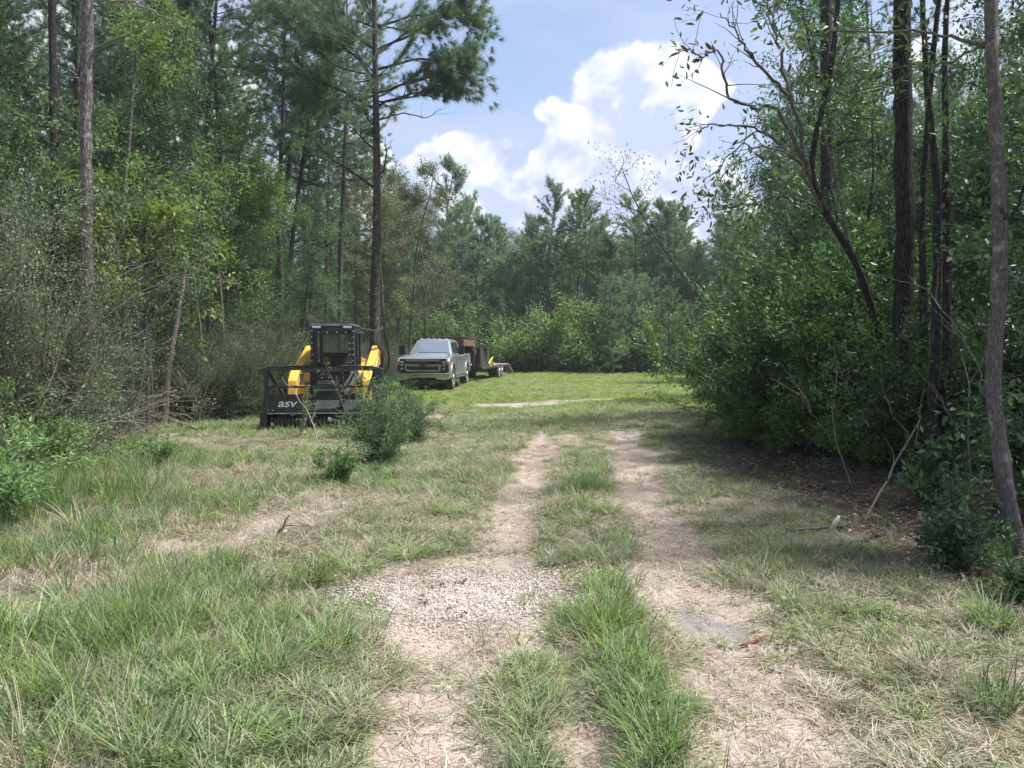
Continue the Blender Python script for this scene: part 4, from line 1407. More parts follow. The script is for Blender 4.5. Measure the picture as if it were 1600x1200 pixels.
    b = Part(); b.box(-.6, .6, .6, 5.8, .50, .78, 'black_plastic'); b.box(-.8, .8, .92, 1.04, .38, .5, 'dark_steel'); b.box(-.8, .8, 4.96, 5.08, .38, .5, 'dark_steel')
    b.build('underbody', root, .02)
    return root


def build_trailer():
    X0, Y0 = -2.72, 33.9      # hitch over the pickup's rear axle
    root = empty('gooseneck_trailer', (X0, Y0, gzs(X0, Y0 + 6)), R(-9.5))
    tag(root, 'rusty gooseneck flatbed trailer with wooden deck and tandem wheels behind the pickup', 'trailer')
    a = Part()
    a.box(-.10, .10, -.1, .1, .95, 1.7, 'trailer_black')
    a.build('coupler', root, .01)
    a = Part()      # neck
    a.prism([(-.15, 1.68), (1.70, 1.68), (1.95, 1.62), (2.15, 1.62), (2.15, 2.02), (-.15, 2.02)], -.62, -.50, 'rust_paint')
    a.prism([(1.72, 1.66), (1.95, 1.60), (2.13, 1.60), (2.13, .62), (1.95, .70), (1.95, 1.4)], -.61, -.51, 'trailer_black')
    a.prism([(-.15, 1.68), (1.70, 1.68), (1.95, 1.62), (2.15, 1.62), (2.15, 2.02), (-.15, 2.02)], .50, .62, 'rust_paint')
    a.prism([(1.72, 1.66), (1.95, 1.60), (2.13, 1.60), (2.13, .62), (1.95, .70), (1.95, 1.4)], .51, .61, 'trailer_black')
    a.box(-.62, .62, -.18, -.10, 1.60, 2.05, 'rust_paint')
    a.box(-.50, .50, 1.95, 2.08, 1.0, 1.95, 'trailer_black')
    a.box(-.66, .66, -.2, 2.2, 2.05, 2.085, 'trailer_black')
    a.build('gooseneck', root, .01)
    a = Part(); a.box(.30, .46, -.21, -.18, 1.80, 1.90, 'red_lens'); a.build('marker_light', root, .004)
    a = Part(); a.box(-.15, .10, -.21, -.18, 1.76, 1.94, 'panel_black'); a.build('plate', root, .004)
    a = Part(); a.box(.50, .64, 2.16, 2.36, 1.25, 1.55, 'rust_paint'); a.build('bracket', root, .004)
    for s in (-1, 1):
        a = Part()
        a.prism([(2.15, 1.75), (2.15, .55), (4.15, .55), (4.15, .72)], s * .86 - .03, s * .86 + .03, 'trailer_black')
        a.build('side_gusset', root, .006)
        a = Part(); a.tube([(s * .90, 2.12, 1.78), (s * .90, 4.2, .70)], .03, 'worn_steel', 6); a.build('diagonal_rail', root)
        a = Part(); a.box(s * .96 - .05, s * .96 + .05, 2.1, 9.9, .58, .69, 'trailer_black'); a.build('side_beam', root, .008)
        for i in range(8):
            a = Part(); y = 4.5 + i * .7
            a.box(s * 1.03 - .02, s * 1.03 + .02, y - .05, y + .05, .60, .68, 'trailer_black'); a.build('stake_pocket', root)
        for y in (6.3, 7.15):
            wheel(root, s * .92, y, .37, .38, .24, s, .25, rim='worn_steel')
            wheel(root, s * .62, y, .37, .38, .24, s, .25, rim='worn_steel')
        a = Part(); a.tube([(s * .55, 2.5, .0), (s * .55, 2.5, 1.05)], .05, 'trailer_black', 8); a.box(s * .55 - .1, s * .55 + .1, 2.4, 2.6, .02, .04, 'trailer_black'); a.build('landing_leg', root)
    a = Part()
    for i in range(12):
        a.box(-.92, .92, 2.3 + i * .64, 2.36 + i * .64, .50, .60, 'trailer_black')
    a.box(-.5, -.42, 2.1, 9.8, .42, .52, 'trailer_black'); a.box(.42, .5, 2.1, 9.8, .42, .52, 'trailer_black')
    a.build('frame', root)
    me = None
    for i in range(12):
        if me is None:
            q = Part(); q.box(0, .148, 4.1, 9.85, .692, .732, 'deck_wood'); o = q.build('plank', root, .004); me = o.data
            o.location = (-.92, 0, 0)
        else:
            o2 = link(bpy.data.objects.new('plank', me), root); o2.location = (-.92 + i * .1535, random.uniform(-.03, .03), random.uniform(-.003, .003))
    for s in (-1, 1):      # dovetail ramps lying down behind
        a = Part()
        a.hexa([(s * .52 - .42, 9.9, .60), (s * .52 + .42, 9.9, .60), (s * .52 + .42, 11.2, .18), (s * .52 - .42, 11.2, .18),
                (s * .52 - .42, 9.9, .70), (s * .52 + .42, 9.9, .70), (s * .52 + .42, 11.2, .26), (s * .52 - .42, 11.2, .26)], 'deck_wood')
        a.build('ramp', root, .01)
    a = Part(); a.tube([(.80, 4.4, .74), (.86, 4.8, 1.0), (.9, 5.1, 1.12), (.8, 5.3, 1.05), (.78, 5.6, .74)], .035, 'yellow_strap', 7)
    a.tube([(.7, 4.9, .74), (.9, 4.9, .84), (.95, 5.2, .8), (.85, 5.5, .76)], .04, 'yellow_strap', 7)
    st = a.build('ratchet_strap', None, smooth=True)
    tag(st, 'bunched bright yellow strap lying on the wooden trailer deck', 'strap')
    st.matrix_world = root.matrix_basis.copy()
    st.location = root.location; st.rotation_euler = root.rotation_euler
    # tool box standing on the front of the deck
    a = Part()
    tb = empty('tool_box', root.location, R(-9.5))
    tag(tb, 'open dark steel box standing at the front of the trailer deck', 'tool box')
    a.box(.10, .80, 4.25, 4.30, .735, 1.62, 'trailer_black'); a.box(.10, .80, 4.75, 4.80, .735, 1.62, 'trailer_black')
    a.box(.10, .14, 4.30, 4.75, .735, 1.62, 'trailer_black'); a.box(.76, .80, 4.30, 4.75, .735, 1.62, 'trailer_black')
    a.build('box_wall', tb, .006)
    a = Part(); a.box(.08, .82, 4.22, 4.26, 1.60, 1.65, 'worn_steel'); a.box(.08, .12, 4.26, 4.80, 1.60, 1.65, 'worn_steel'); a.build('box_rim', tb, .004)


build_machine()
build_truck()
build_trailer()

# ------------------------------------------------------------------ plant kinds
pine_a = Kind(gen_pine(11, 16.5, 0.13, 0.50, 2.1, per=5, sub=6), 'needle', 'pine_bark')
pine_b = Kind(gen_pine(12, 15.0, 0.11, 0.42, 1.9, per=5, sub=6), 'needle', 'pine_bark')
pine_c = Kind(gen_pine(13, 17.5, 0.14, 0.56, 2.2, per=5, sub=6), 'needle', 'dark_bark')
pine_y = Kind(gen_pine(14, 9.0, 0.08, 0.16, 1.7, per=4, sub=4, stubs=0, nwid=0.022, tn=26), 'young_needle', 'pine_bark')
far_p = [Kind(gen_pine(20 + i, h, 0.11, b, s, step=0.45, per=5, sub=6, nwid=0.030, tn=16, nlen=0.28, stubs=6, sides=6, tuft_step=0.28), m_, 'pine_bark')
         for i, (h, b, s, m_) in enumerate(((13.5, 0.52, 1.7, 'needle'), (12.0, 0.42, 1.6, 'young_needle'), (14.5, 0.58, 1.8, 'young_needle'), (9.5, 0.10, 1.9, 'young_needle')))]
oak_a = Kind(gen_broadleaf(31, 10.5, 0.08, 0.18, 2.2, 34, 7, 17000, 0.088), 'oak_leaf', 'grey_bark')
oak_b = Kind(gen_broadleaf(32, 9.0, 0.07, 0.12, 2.0, 32, 7, 15000, 0.08, lean=(0.12, -0.05)), 'oak_leaf', 'grey_bark')
oak_c = Kind(gen_broadleaf(33, 12.5, 0.09, 0.27, 2.3, 34, 7, 18000, 0.09), 'dark_leaf', 'dark_bark')
gum_a = Kind(gen_broadleaf(34, 8.5, 0.06, 0.14, 1.9, 30, 6, 15000, 0.095, lwidth=0.6), 'gum_leaf', 'grey_bark')
rust_a = Kind(gen_broadleaf(35, 10.0, 0.07, 0.22, 2.2, 28, 7, 15000, 0.085), 'rusty_leaf', 'grey_bark')
dark_a = Kind(gen_broadleaf(36, 8.0, 0.07, 0.10, 2.0, 34, 7, 26000, 0.085, stems=3), 'dark_leaf', 'dark_bark')
dark_b = Kind(gen_broadleaf(37, 6.2, 0.06, 0.06, 1.8, 34, 7, 24000, 0.08, stems=4, lwidth=0.42), 'dark_leaf', 'dark_bark')
far_b = [Kind(gen_broadleaf(40 + i, h, 0.08, b, 2.2, 28, 5, 7500, 0.17, twig=2, jit=0.16), m_, 'grey_bark')
         for i, (h, b, m_) in enumerate(((9.5, 0.12, 'oak_leaf'), (7.5, 0.08, 'gum_leaf'), (10.5, 0.2, 'dark_leaf')))]
thicket = Kind(gen_shrub(51, 2.3, 1.5, 26, 11, 16000, 0.072, 0.42, jit=0.05), 'dark_leaf', 'dark_bark', 'stems', 'foliage')
thicket_b = Kind(gen_shrub(52, 1.6, 1.3, 22, 10, 12000, 0.062, 0.42, jit=0.05), 'bright_leaf', 'dark_bark', 'stems', 'foliage')
fine_a = Kind(gen_shrub(53, 2.8, 1.9, 30, 12, 26000, 0.036, 0.45, arch=0.14, jit=0.05), 'grey_fine_leaf', 'grey_bark', 'stems', 'foliage')
fine_b = Kind(gen_shrub(54, 2.2, 1.5, 26, 12, 22000, 0.034, 0.45, arch=0.10, jit=0.05), 'fine_leaf', 'grey_bark', 'stems', 'foliage')
far_bush = Kind(gen_shrub(55, 2.4, 2.0, 18, 8, 6000, 0.13, 0.5, jit=0.12), 'bright_leaf', 'grey_bark', 'stems', 'foliage')
far_bush2 = Kind(gen_shrub(56, 2.6, 2.0, 18, 8, 6000, 0.12, 0.5, jit=0.12), 'gum_leaf', 'grey_bark', 'stems', 'foliage')

rg = random.Random(99)
placed = []


def free(x, y, d):
    for (a, b) in placed:
        if (a - x) ** 2 + (b - y) ** 2 < d * d:
            return False
    placed.append((x, y))
    return True


def at(x, y, dz=0.0):
    return (x, y, gzs(x, y) + dz)


# ------------------------------------------------------------------ single trees and shrubs that stand out
hero = Kind(gen_pine(61, 14.5, 0.15, 0.52, 3.3, step=0.6, per=4, tn=36, nlen=0.21, nwid=0.010, sub=7, stubs=0, wob=0.012, lean=(-0.02, 0), tuft_step=0.17), 'needle', 'pine_bark')
HX, HY = P(588, 500, 20.5).x, 20.5
h = hero.place('pine_tree', 'tall dark pine rising straight behind the tracked mulcher with spreading limbs', 'pine tree', at(HX, HY), 0.4)
placed.append((HX, HY))


def limb(parent, name, p_px, r0, r1, mat='dark_bark', extra=None, seed=1, fork=3, flen=0.5, sides=6, wob=0.03):
    """bare limb through given photo-read places, with short forks; joined to the given tree"""
    rng = np.random.default_rng(seed)
    pts = np.array([P(*q) for q in p_px])
    n = max(8, len(pts) * 4)
    t = np.linspace(0, len(pts) - 1, n)
    ip = np.array([[np.interp(v, range(len(pts)), pts[:, c]) for c in range(3)] for v in t])
    ip[1:-1] = ip[1:-1] * 0.5 + (ip[:-2] + ip[2:]) * 0.25
    ip[1:-1] += rng.normal(size=(n - 2, 3)) * wob * 0.4
    parts = [(*tube(ip, np.linspace(r0, r1, n), sides, lump=0.05, rng=rng), 0, 0.5)]
    ends = []
    for i in range(fork):
        k = rng.integers(n // 3, n - 1)
        d = unit(ip[k] - ip[k - 1]) + rng.normal(size=3) * 0.6
        bp = path(rng, ip[k], d, flen * rng.uniform(0.4, 1.2), 5, 0.14, 0.02)
        parts.append((*tube(bp, np.linspace(max(0.003, np.interp(k, [0, n], [r0, r1]) * 0.5), 0.002, 6), 4), 0, 0.5))
        ends.append(bp)
    ends.append(ip)
    me = np_mesh(name, parts, [mat], smooth=True)
    o = link(bpy.data.objects.new(name, me), parent)
    if parent is not None:
        bpy.context.view_layer.update()
        o.matrix_parent_inverse = parent.matrix_world.inverted()
    return o, ends


def broad_leaves(rng, pos, axis, size, width=0.38):
    n = len(pos)
    axis = unit(axis)
    nrm = unit(rng.normal(size=(n, 3)) * 0.5 + np.array([0, 0, 0.6]))
    side = unit(np.cross(axis, nrm)); nrm = np.cross(side, axis)
    L = (size * rng.uniform(0.6, 1.2, n))[:, None]
    W = L * width * 0.5
    c = lambda t, w, d: pos + axis * L * t + side * W * w + nrm * (W * abs(w) * 0.25 - L * d)
    V = np.stack([c(0, 0, 0), c(.3, .85, .0), c(.65, .8, .05), c(1, 0, .14), c(.65, -.8, .05), c(.3, -.85, 0), c(.48, 0, .02)], 1).reshape(-1, 3)
    b = np.arange(n)[:, None] * 7
    F = np.concatenate([b + np.array(q) for q in ((0, 6, 1), (1, 6, 2), (2, 6, 3), (3, 6, 4), (4, 6, 5), (5, 6, 0))], 0)
    return V, F


def leaves_on(ends, n, size, mat, parent, name='foliage', seed=3, lwidth=0.5, jit=0.06, tipw=0.4):
    rng = np.random.default_rng(seed)
    pos, ax = [], []
    for i in range(n):
        e = ends[rng.integers(0, len(ends))]
        u = (tipw + (1 - tipw) * rng.random()) * (len(e) - 1)
        k = min(int(u), len(e) - 2)
        pos.append(e[k] + (e[k + 1] - e[k]) * (u - k) + rng.normal(size=3) * jit)
        ax.append(unit(e[k + 1] - e[k]) + rng.normal(size=3) * 0.7)
    V, F = broad_leaves(rng, np.array(pos), np.array(ax), size)
    me = np_mesh(name, [(V, F, 0, np.repeat(rng.random(n), 7))], [mat])
    o = link(bpy.data.objects.new(name, me), parent)
    o['kind'] = 'stuff'
    if parent is not None:
        bpy.context.view_layer.update()
        o.matrix_parent_inverse = parent.matrix_world.inverted()
    return o


limb(h, 'dead_limb', [(588, 296, 20.5), (560, 275, 20.2), (520, 250, 19.6), (492, 222, 19.2)], 0.035, 0.008, seed=2)
limb(h, 'dead_limb', [(586, 290, 20.5), (603, 255, 20.2), (602, 215, 20.2)], 0.035, 0.008, seed=3)
limb(h, 'dead_limb', [(586, 236, 20.5), (555, 205, 20.1), (520, 175, 19.8)], 0.028, 0.006, seed=4)
limb(h, 'dead_limb', [(586, 190, 20.5), (630, 175, 20.0), (668, 185, 19.8), (690, 170, 19.6)], 0.022, 0.004, seed=5, fork=6)
# crown sprays reaching out over the clearing
for sd, pts in ((6, [(584, 165, 20.5), (630, 150, 20.2), (690, 135, 20), (712, 112, 20)]), (7, [(583, 110, 20.5), (650, 92, 20.2), (695, 92, 20), (738, 80, 20)]),
                (8, [(582, 82, 20.5), (640, 55, 20.2), (700, 20, 20), (740, -15, 20)]), (9, [(583, 168, 20.5), (530, 140, 20.2), (480, 118, 20), (430, 108, 19.8)]),
                (10, [(583, 120, 20.5), (555, 85, 20.1), (520, 62, 19.9), (440, 25, 19.8)]),
                (26, [(583, 150, 20.5), (640, 128, 20.8), (690, 118, 21), (722, 122, 21.1)]), (27, [(582, 45, 20.5), (640, 25, 20.7), (700, 22, 20.9), (752, 45, 21)]),
                (28, [(582, 75, 20.5), (535, 40, 20.8), (480, 15, 21), (430, -5, 21.2)]), (29, [(583, 150, 20.5), (545, 158, 20.9), (500, 150, 21.2), (465, 150, 21.4)])):
    o_, en = limb(h, 'limb', pts, 0.04, 0.009, seed=sd, fork=18, flen=1.05)
    rng = np.random.default_rng(sd)
    ps, ds = [], []
    for e in en[:-1]:
        for k in (2, 3, 4, 5):
            for q in range(2):
                ps.append(e[k] + rng.normal(size=3) * 0.1); ds.append(unit(e[k] - e[k - 1]) + rng.normal(size=3) * 0.2)
    e = en[-1]
    for k in range(len(e) // 2, len(e)):
        for q in range(3):
            ps.append(e[k] + rng.normal(size=3) * 0.12); ds.append(unit(e[k] - e[k - 1]) + rng.normal(size=3) * 0.3)
    V, F, m_ = needles(rng, np.array(ps), np.array(ds), 46, 0.21, 0.012)
    o_ = link(bpy.data.objects.new('needle_spray', np_mesh('needle_spray', [(V, F, 0, np.repeat(rng.random(m_), 3))], ['needle'])), h)
    o_['kind'] = 'stuff'
    bpy.context.view_layer.update()
    o_.matrix_parent_inverse = h.matrix_world.inverted()


def trunk_tree(name, label, cat, pts, r0, r1, mat, seed, sides=14, lump=0.05, group=None):
    """a trunk through given places: (px, py, distance)"""
    rng = np.random.default_rng(seed)
    W_ = [Vector(P(*q)) for q in pts]
    g = W_[0]
    base = Vector((g.x, g.y, gzs(g.x, g.y) - 0.1))
    W_[0] = base
    root = empty(name, tuple(base))
    tag(root, label, cat, group)
    A = np.array([w - base for w in W_])
    n = 40
    d = np.r_[0, np.cumsum(np.linalg.norm(np.diff(A, axis=0), axis=1))]
    t = np.linspace(0, d[-1], n)
    ip = np.stack([np.interp(t, d, A[:, c]) for c in range(3)], 1)
    for _ in range(3):
        ip[1:-1] = ip[1:-1] * 0.5 + (ip[:-2] + ip[2:]) * 0.25
    ip[1:-1, :2] += rng.normal(size=(n - 2, 2)) * r0 * 0.05
    rad = np.linspace(r0, r1, n) * (1 + 0.05 * rng.normal(size=n))
    rad[0] *= 1.35; rad[1] *= 1.15
    v, f = tube(ip, rad, sides, lump=lump, rng=rng)
    me = np_mesh('trunk', [(v, f, 0, 0.5)], [mat], smooth=True)
    link(bpy.data.objects.new('trunk', me), root)
    return root, [ip + np.array(base)]


# left pine with pale flaking bark, close by
t1, _ = trunk_tree('pine_tree', 'pale flaking pine trunk standing closest on the left side of the clearing', 'pine tree',
                   [(141, 600, 12.2), (136, 400, 12.2), (134, 200, 12.2), (137, 0, 12.2), (139, -300, 12.2), (140, -500, 12.4)], 0.10, 0.068, 'pale_pine_bark', 4)
placed.append((P(140, 600, 12.2).x, 12.2))
limb(t1, 'dead_limb', [(146, 78, 12.2), (180, 60, 11.9), (225, 45, 11.7), (275, 38, 11.6)], 0.02, 0.004, 'dead_wood', seed=11)
limb(t1, 'dead_limb', [(130, 135, 12.2), (118, 118, 12.0), (106, 105, 11.9)], 0.018, 0.008, 'dead_wood', seed=12, fork=1)
limb(t1, 'dead_limb', [(128, 218, 12.2), (110, 200, 12.0), (93, 186, 11.9)], 0.015, 0.006, 'dead_wood', seed=13, fork=1)
limb(t1, 'dead_limb', [(141, 445, 12.2), (150, 440, 11.9), (162, 434, 11.8)], 0.018, 0.007, 'dead_wood', seed=14, fork=0)
limb(t1, 'dead_limb', [(146, 2, 12.2), (200, 0, 11.8), (250, 22, 11.5), (290, 40, 11.4)], 0.018, 0.004, 'dead_wood', seed=15, fork=5)

t2, _ = trunk_tree('pine_tree', 'dark slim pine trunk in the shade just left of the pale flaking trunk', 'pine tree',
                   [(90, 560, 15), (86, 350, 15), (84, 150, 15), (80, -100, 15), (80, -400, 15)], 0.085, 0.06, 'dark_bark', 5)
t3, _ = trunk_tree('dead_tree', 'leaning pale bare trunk with bleached bark left of the mulcher, foot beside the fallen log', 'dead tree',
                   [(254, 632, 15.5), (263, 575, 15.5), (275, 510, 15.6), (287, 440, 15.8), (292, 400, 16)], 0.075, 0.03, 'dead_wood', 6)
t4, _ = trunk_tree('dead_tree', 'bare grey stem leaning left between the pale pine and the bleached trunk', 'dead tree',
                   [(188, 620, 14.5), (172, 520, 14.5), (158, 430, 14.6), (147, 350, 14.8)], 0.055, 0.02, 'grey_bark', 7)
t5, _ = trunk_tree('dead_tree', 'thin upright dead stem in the dark hollow beside the leaning grey stem', 'dead tree',
                   [(222, 615, 16), (217, 520, 16), (208, 430, 16), (204, 380, 16)], 0.035, 0.012, 'grey_bark', 8)

for i, (b, t_, r_, lab) in enumerate((((318, 610, 17.0), (302, 420, 17.2), 0.03, 'thin pale stem right of the leaning bleached trunk'),
                                    ((206, 625, 15.0), (246, 470, 15.4), 0.022, 'thin bleached stem leaning right in the dark hollow'),
                                    ((240, 628, 15.8), (222, 440, 16.2), 0.020, 'thin bleached stem leaning left in the dark hollow'),
                                    ((170, 590, 13.6), (186, 380, 13.8), 0.020, 'thin pale stem just right of the flaking pine trunk'),
                                    ((355, 600, 18.0), (330, 330, 18.4), 0.04, 'pale slim trunk above the rounded shrubs left of the mulcher'))):
    trunk_tree('dead_tree', lab, 'dead tree', [b, ((b[0] + t_[0]) / 2 + 4, (b[1] + t_[1]) / 2, (b[2] + t_[2]) / 2), t_], r_, r_ * 0.35, 'dead_wood', 120 + i, sides=8)

# right side, near
t6, _ = trunk_tree('pine_tree', 'thick dark pine trunk rising from the right thicket', 'pine tree',
                   [(1412, 760, 9.0), (1410, 560, 9.0), (1414, 380, 9.0), (1411, 150, 9.0), (1409, -100, 9.0), (1408, -350, 9)], 0.11, 0.085, 'dark_bark', 9)
placed.append((P(1412, 700, 9).x, 9.0))
t7, _ = trunk_tree('pine_tree', 'dark pine trunk with knots standing behind open branches on the right', 'pine tree',
                   [(1294, 620, 15), (1292, 400, 15), (1291, 200, 15), (1291, 0, 15), (1290, -200, 15)], 0.135, 0.10, 'dark_bark', 10)
placed.append((P(1294, 700, 15).x, 15.0))
c1, e1 = trunk_tree('crooked_tree', 'crooked scarred grey trunk at the far right edge of the clearing', 'tree',
                    [(1590, 895, 5.7), (1578, 800, 5.7), (1560, 700, 5.75), (1548, 590, 5.8), (1556, 540, 5.8), (1564, 420, 5.8), (1560, 280, 5.8), (1549, 60, 5.8), (1546, -150, 5.9), (1540, -400, 6)], 0.060, 0.034, 'grey_bark', 11, lump=0.09)
placed.append((P(1585, 880, 5.7).x, 5.7))
_, e = limb(c1, 'limb', [(1549, 70, 5.8), (1490, 62, 5.9), (1440, 48, 6.0), (1290, 50, 6.2), (1240, 60, 6.3)], 0.016, 0.005, 'grey_bark', seed=21, fork=7)
_, e2 = limb(c1, 'limb', [(1546, 60, 5.8), (1500, 90, 5.9), (1440, 110, 6.0), (1370, 105, 6.1)], 0.012, 0.004, 'grey_bark', seed=22, fork=6)
leaves_on(e + e2, 420, 0.075, 'dark_leaf', c1, seed=5, jit=0.10)
_, e = limb(c1, 'limb', [(1562, 410, 5.8), (1585, 430, 5.4), (1620, 460, 5.0)], 0.014, 0.008, 'grey_bark', seed=23, fork=2)
_, e = limb(c1, 'limb', [(1560, 320, 5.8), (1575, 350, 5.5), (1600, 300, 5.3), (1640, 220, 5.2)], 0.014, 0.006, 'dark_bark', seed=24, fork=4)
_, e = limb(c1, 'limb', [(1548, 640, 5.8), (1520, 560, 5.95), (1490, 500, 6.1), (1420, 430, 6.3)], 0.010, 0.004, 'grey_bark', seed=25, fork=5)
# magnolia-like tree whose bare limbs reach left over the clearing
mg, _ = trunk_tree('magnolia_tree', 'spreading tree with pale crooked limbs reaching over the clearing, big leaves at their tips', 'tree',
                   [(1380, 740, 9.6), (1390, 640, 9.5), (1375, 520, 9.3), (1335, 400, 9.1), (1285, 330, 9.0), (1262, 270, 9.0), (1300, 100, 9.0), (1320, -100, 9.0)], 0.055, 0.022, 'dark_bark', 12)
EE = []
for sd, pts, r in ((31, [(1268, 285, 9), (1240, 150, 8.8), (1195, 110, 8.6), (1168, 82, 8.5), (1145, 40, 8.4), (1125, 20, 8.3)], 0.026),
                   (32, [(1262, 270, 9), (1215, 165, 8.8), (1180, 172, 8.6), (1150, 160, 8.5), (1132, 135, 8.4), (1130, 80, 8.3), (1095, 85, 8.3), (1055, 76, 8.3)], 0.024),
                   (33, [(1285, 330, 9), (1220, 305, 8.8), (1170, 315, 8.7), (1120, 330, 8.6)], 0.020),
                   (34, [(1262, 275, 9), (1200, 205, 8.8), (1150, 198, 8.7), (1110, 194, 8.7), (1088, 206, 8.7)], 0.018),
                   (35, [(1240, 160, 8.8), (1215, 80, 8.7), (1205, 20, 8.6), (1180, -30, 8.6)], 0.022),
                   (36, [(1335, 400, 9.1), (1300, 260, 9.0), (1280, 170, 9.0), (1340, 40, 9.0)], 0.02),
                   (37, [(1285, 330, 9), (1240, 240, 8.8), (1160, 225, 8.7), (1100, 280, 8.6)], 0.016)):
    o_, en = limb(mg, 'limb', pts, r, 0.005, 'grey_bark', seed=sd, fork=10, flen=0.55, wob=0.05)
    EE.append(en)
leaves_on(EE[1][-1:], 26, 0.11, 'dead_leaf', mg, seed=41, jit=0.05, tipw=0.72)
leaves_on(EE[0][:4] + EE[4], 170, 0.10, 'dark_leaf', mg, seed=42, jit=0.07)
leaves_on(EE[2] + EE[3][:4] + EE[6][:5] + EE[5], 1000, 0.085, 'dark_leaf', mg, seed=43, jit=0.11)
leaves_on(EE[1][:-1], 36, 0.10, 'dark_leaf', mg, seed=44, jit=0.05)

for i, (pts, lab) in enumerate((([(1335, 775, 8.6), (1306, 690, 8.7), (1300, 640, 8.8), (1308, 590, 8.9), (1303, 540, 9.0)], 'pale thin bare stem standing in front of the dark shrubs'),
                                ([(1395, 770, 8.2), (1432, 690, 8.2), (1440, 620, 8.3), (1455, 560, 8.3), (1452, 520, 8.4)], 'pale crooked bare stem crossing the thick dark pine trunk'),
                                ([(1520, 760, 7.6), (1512, 680, 7.7), (1515, 600, 7.8), (1498, 540, 8.0)], 'thin bare stem in the shade left of the crooked trunk'))):
    rt_, _ = trunk_tree('bare_sapling', lab, 'sapling', pts, 0.011, 0.005, 'dead_wood', 140 + i, sides=6)
    limb(rt_, 'twig', [pts[2], (pts[2][0] + 25, pts[2][1] - 45, pts[2][2]), (pts[2][0] + 30, pts[2][1] - 90, pts[2][2])], 0.006, 0.002, 'dead_wood', seed=150 + i, fork=4)
    limb(rt_, 'twig', [pts[1], (pts[1][0] - 30, pts[1][1] - 30, pts[1][2]), (pts[1][0] - 55, pts[1][1] - 80, pts[1][2])], 0.006, 0.002, 'dead_wood', seed=160 + i, fork=4)

# leaning sapling over the back of the clearing
sp, _ = trunk_tree('leaning_sapling', 'thin bare sapling leaning left out of the right thicket over the clearing', 'sapling',
                   [(1166, 585, 17), (1135, 540, 16.7), (1100, 470, 16.4), (1055, 415, 16.1), (1010, 350, 15.8), (985, 300, 15.6), (972, 262, 15.5)], 0.045, 0.008, 'grey_bark', 13)
EE = []
for sd, pts, r in ((51, [(1060, 420, 16.1), (1030, 390, 16), (985, 358, 15.8), (950, 356, 15.7)], 0.012), (52, [(1000, 330, 15.8), (965, 320, 15.7), (938, 300, 15.6)], 0.009),
                   (53, [(985, 300, 15.6), (960, 285, 15.6), (972, 262, 15.5)], 0.008), (54, [(1120, 505, 16.5), (1075, 470, 16.2), (1030, 458, 16), (970, 461, 15.9)], 0.013),
                   (55, [(1020, 365, 15.9), (1000, 330, 15.8), (1002, 300, 15.7)], 0.008), (56, [(1090, 450, 16.3), (1085, 400, 16.2), (1060, 370, 16.1)], 0.009),
                   (57, [(1150, 560, 17), (1190, 520, 16.8), (1100, 440, 16.6), (1080, 400, 16.5)], 0.014)):
    o_, en = limb(sp, 'branch', pts, r, 0.003, 'grey_bark', seed=sd, fork=9, flen=0.7)
    if sd != 54: EE += en
leaves_on(EE, 1100, 0.06, 'fine_leaf', sp, seed=61, jit=0.10, tipw=0.45)

# yellow-green sapling by the pale pine
yl = Kind(gen_broadleaf(71, 4.0, 0.03, 0.35, 1.7, 14, 6, 2600, 0.11, lwidth=0.45, jit=0.06), 'yellow_leaf', 'grey_bark')
yl.place('hickory_sapling', 'young tree with yellowing leaves glowing behind the pale pine trunk', 'sapling', at(P(230, 600, 13.6).x, 13.6), 1.0)
yl2 = Kind(gen_broadleaf(72, 8.0, 0.05, 0.30, 1.9, 22, 7, 9000, 0.11, lwidth=0.42, jit=0.07, droop=0.03), 'gum_leaf', 'grey_bark')
yl2.place('hickory_tree', 'open green tree with long hanging leaves right of the pale pine trunk', 'tree', at(P(205, 600, 14.6).x, 14.6), 0.4)
limb(None, 'x', [(160, 470, 13), (220, 440, 12.8), (255, 390, 12.6), (300, 340, 12.5)], 0.018, 0.004, 'dead_wood', seed=16)[0].name = 'fallen_branch'
bpy.data.objects['fallen_branch']['label'] = 'thin curved dead branch caught among the yellowing leaves'
bpy.data.objects['fallen_branch']['category'] = 'branch'

# shrub in front of the mulcher and the low ones near it
SB = gp(604, 722)
sb = fine_m = Kind(gen_shrub(81, 1.35, 1.15, 34, 13, 17000, 0.044, 0.42, arch=0.06, jit=0.035, low=0.02), 'fine_leaf', 'grey_bark', 'stems', 'foliage')
sb.cm.materials[0] = MATS['oak_leaf']
sb.place('shrub', 'waist-high dark green shrub growing in front of the mulcher head', 'shrub', at(*SB), 0.3, 0.80)
SB2 = gp(650, 700)
sb.place('shrub', 'loose green shrub between the mulcher and the pickup', 'shrub', at(SB2[0] - 0.3, SB2[1] + 1.2), 2.3, 0.72)
sbl = Kind(gen_shrub(82, 0.55, 0.30, 16, 7, 1500, 0.05, 0.5, jit=0.02), 'bright_leaf', 'grey_bark', 'stems', 'foliage')
sbl.place('shrub', 'small bright green sprout in the grass in front of the dark shrub', 'shrub', at(*gp(527, 752)), 0.3, 0.95)
sbl.place('seedling', 'small dark seedling alone in the grass left of the mulcher', 'seedling', at(*gp(245, 732)), 1.3, 0.75)
sbt = Kind(gen_shrub(83, 1.9, 0.35, 4, 8, 420, 0.075, 0.5, jit=0.03), 'gum_leaf', 'dead_wood', 'stems', 'foliage')
sbt.place('sprout', 'spindly sprout with light leaves against the black mulcher panel', 'sprout', at(P(470, 680, 13.3).x, 13.3), 0.5, 0.5)
sbt.place('sprout', 'leafy spindly sprout against the right end of the mulcher head', 'sprout', at(P(560, 680, 13.2).x, 13.2), 2.5, 0.7)
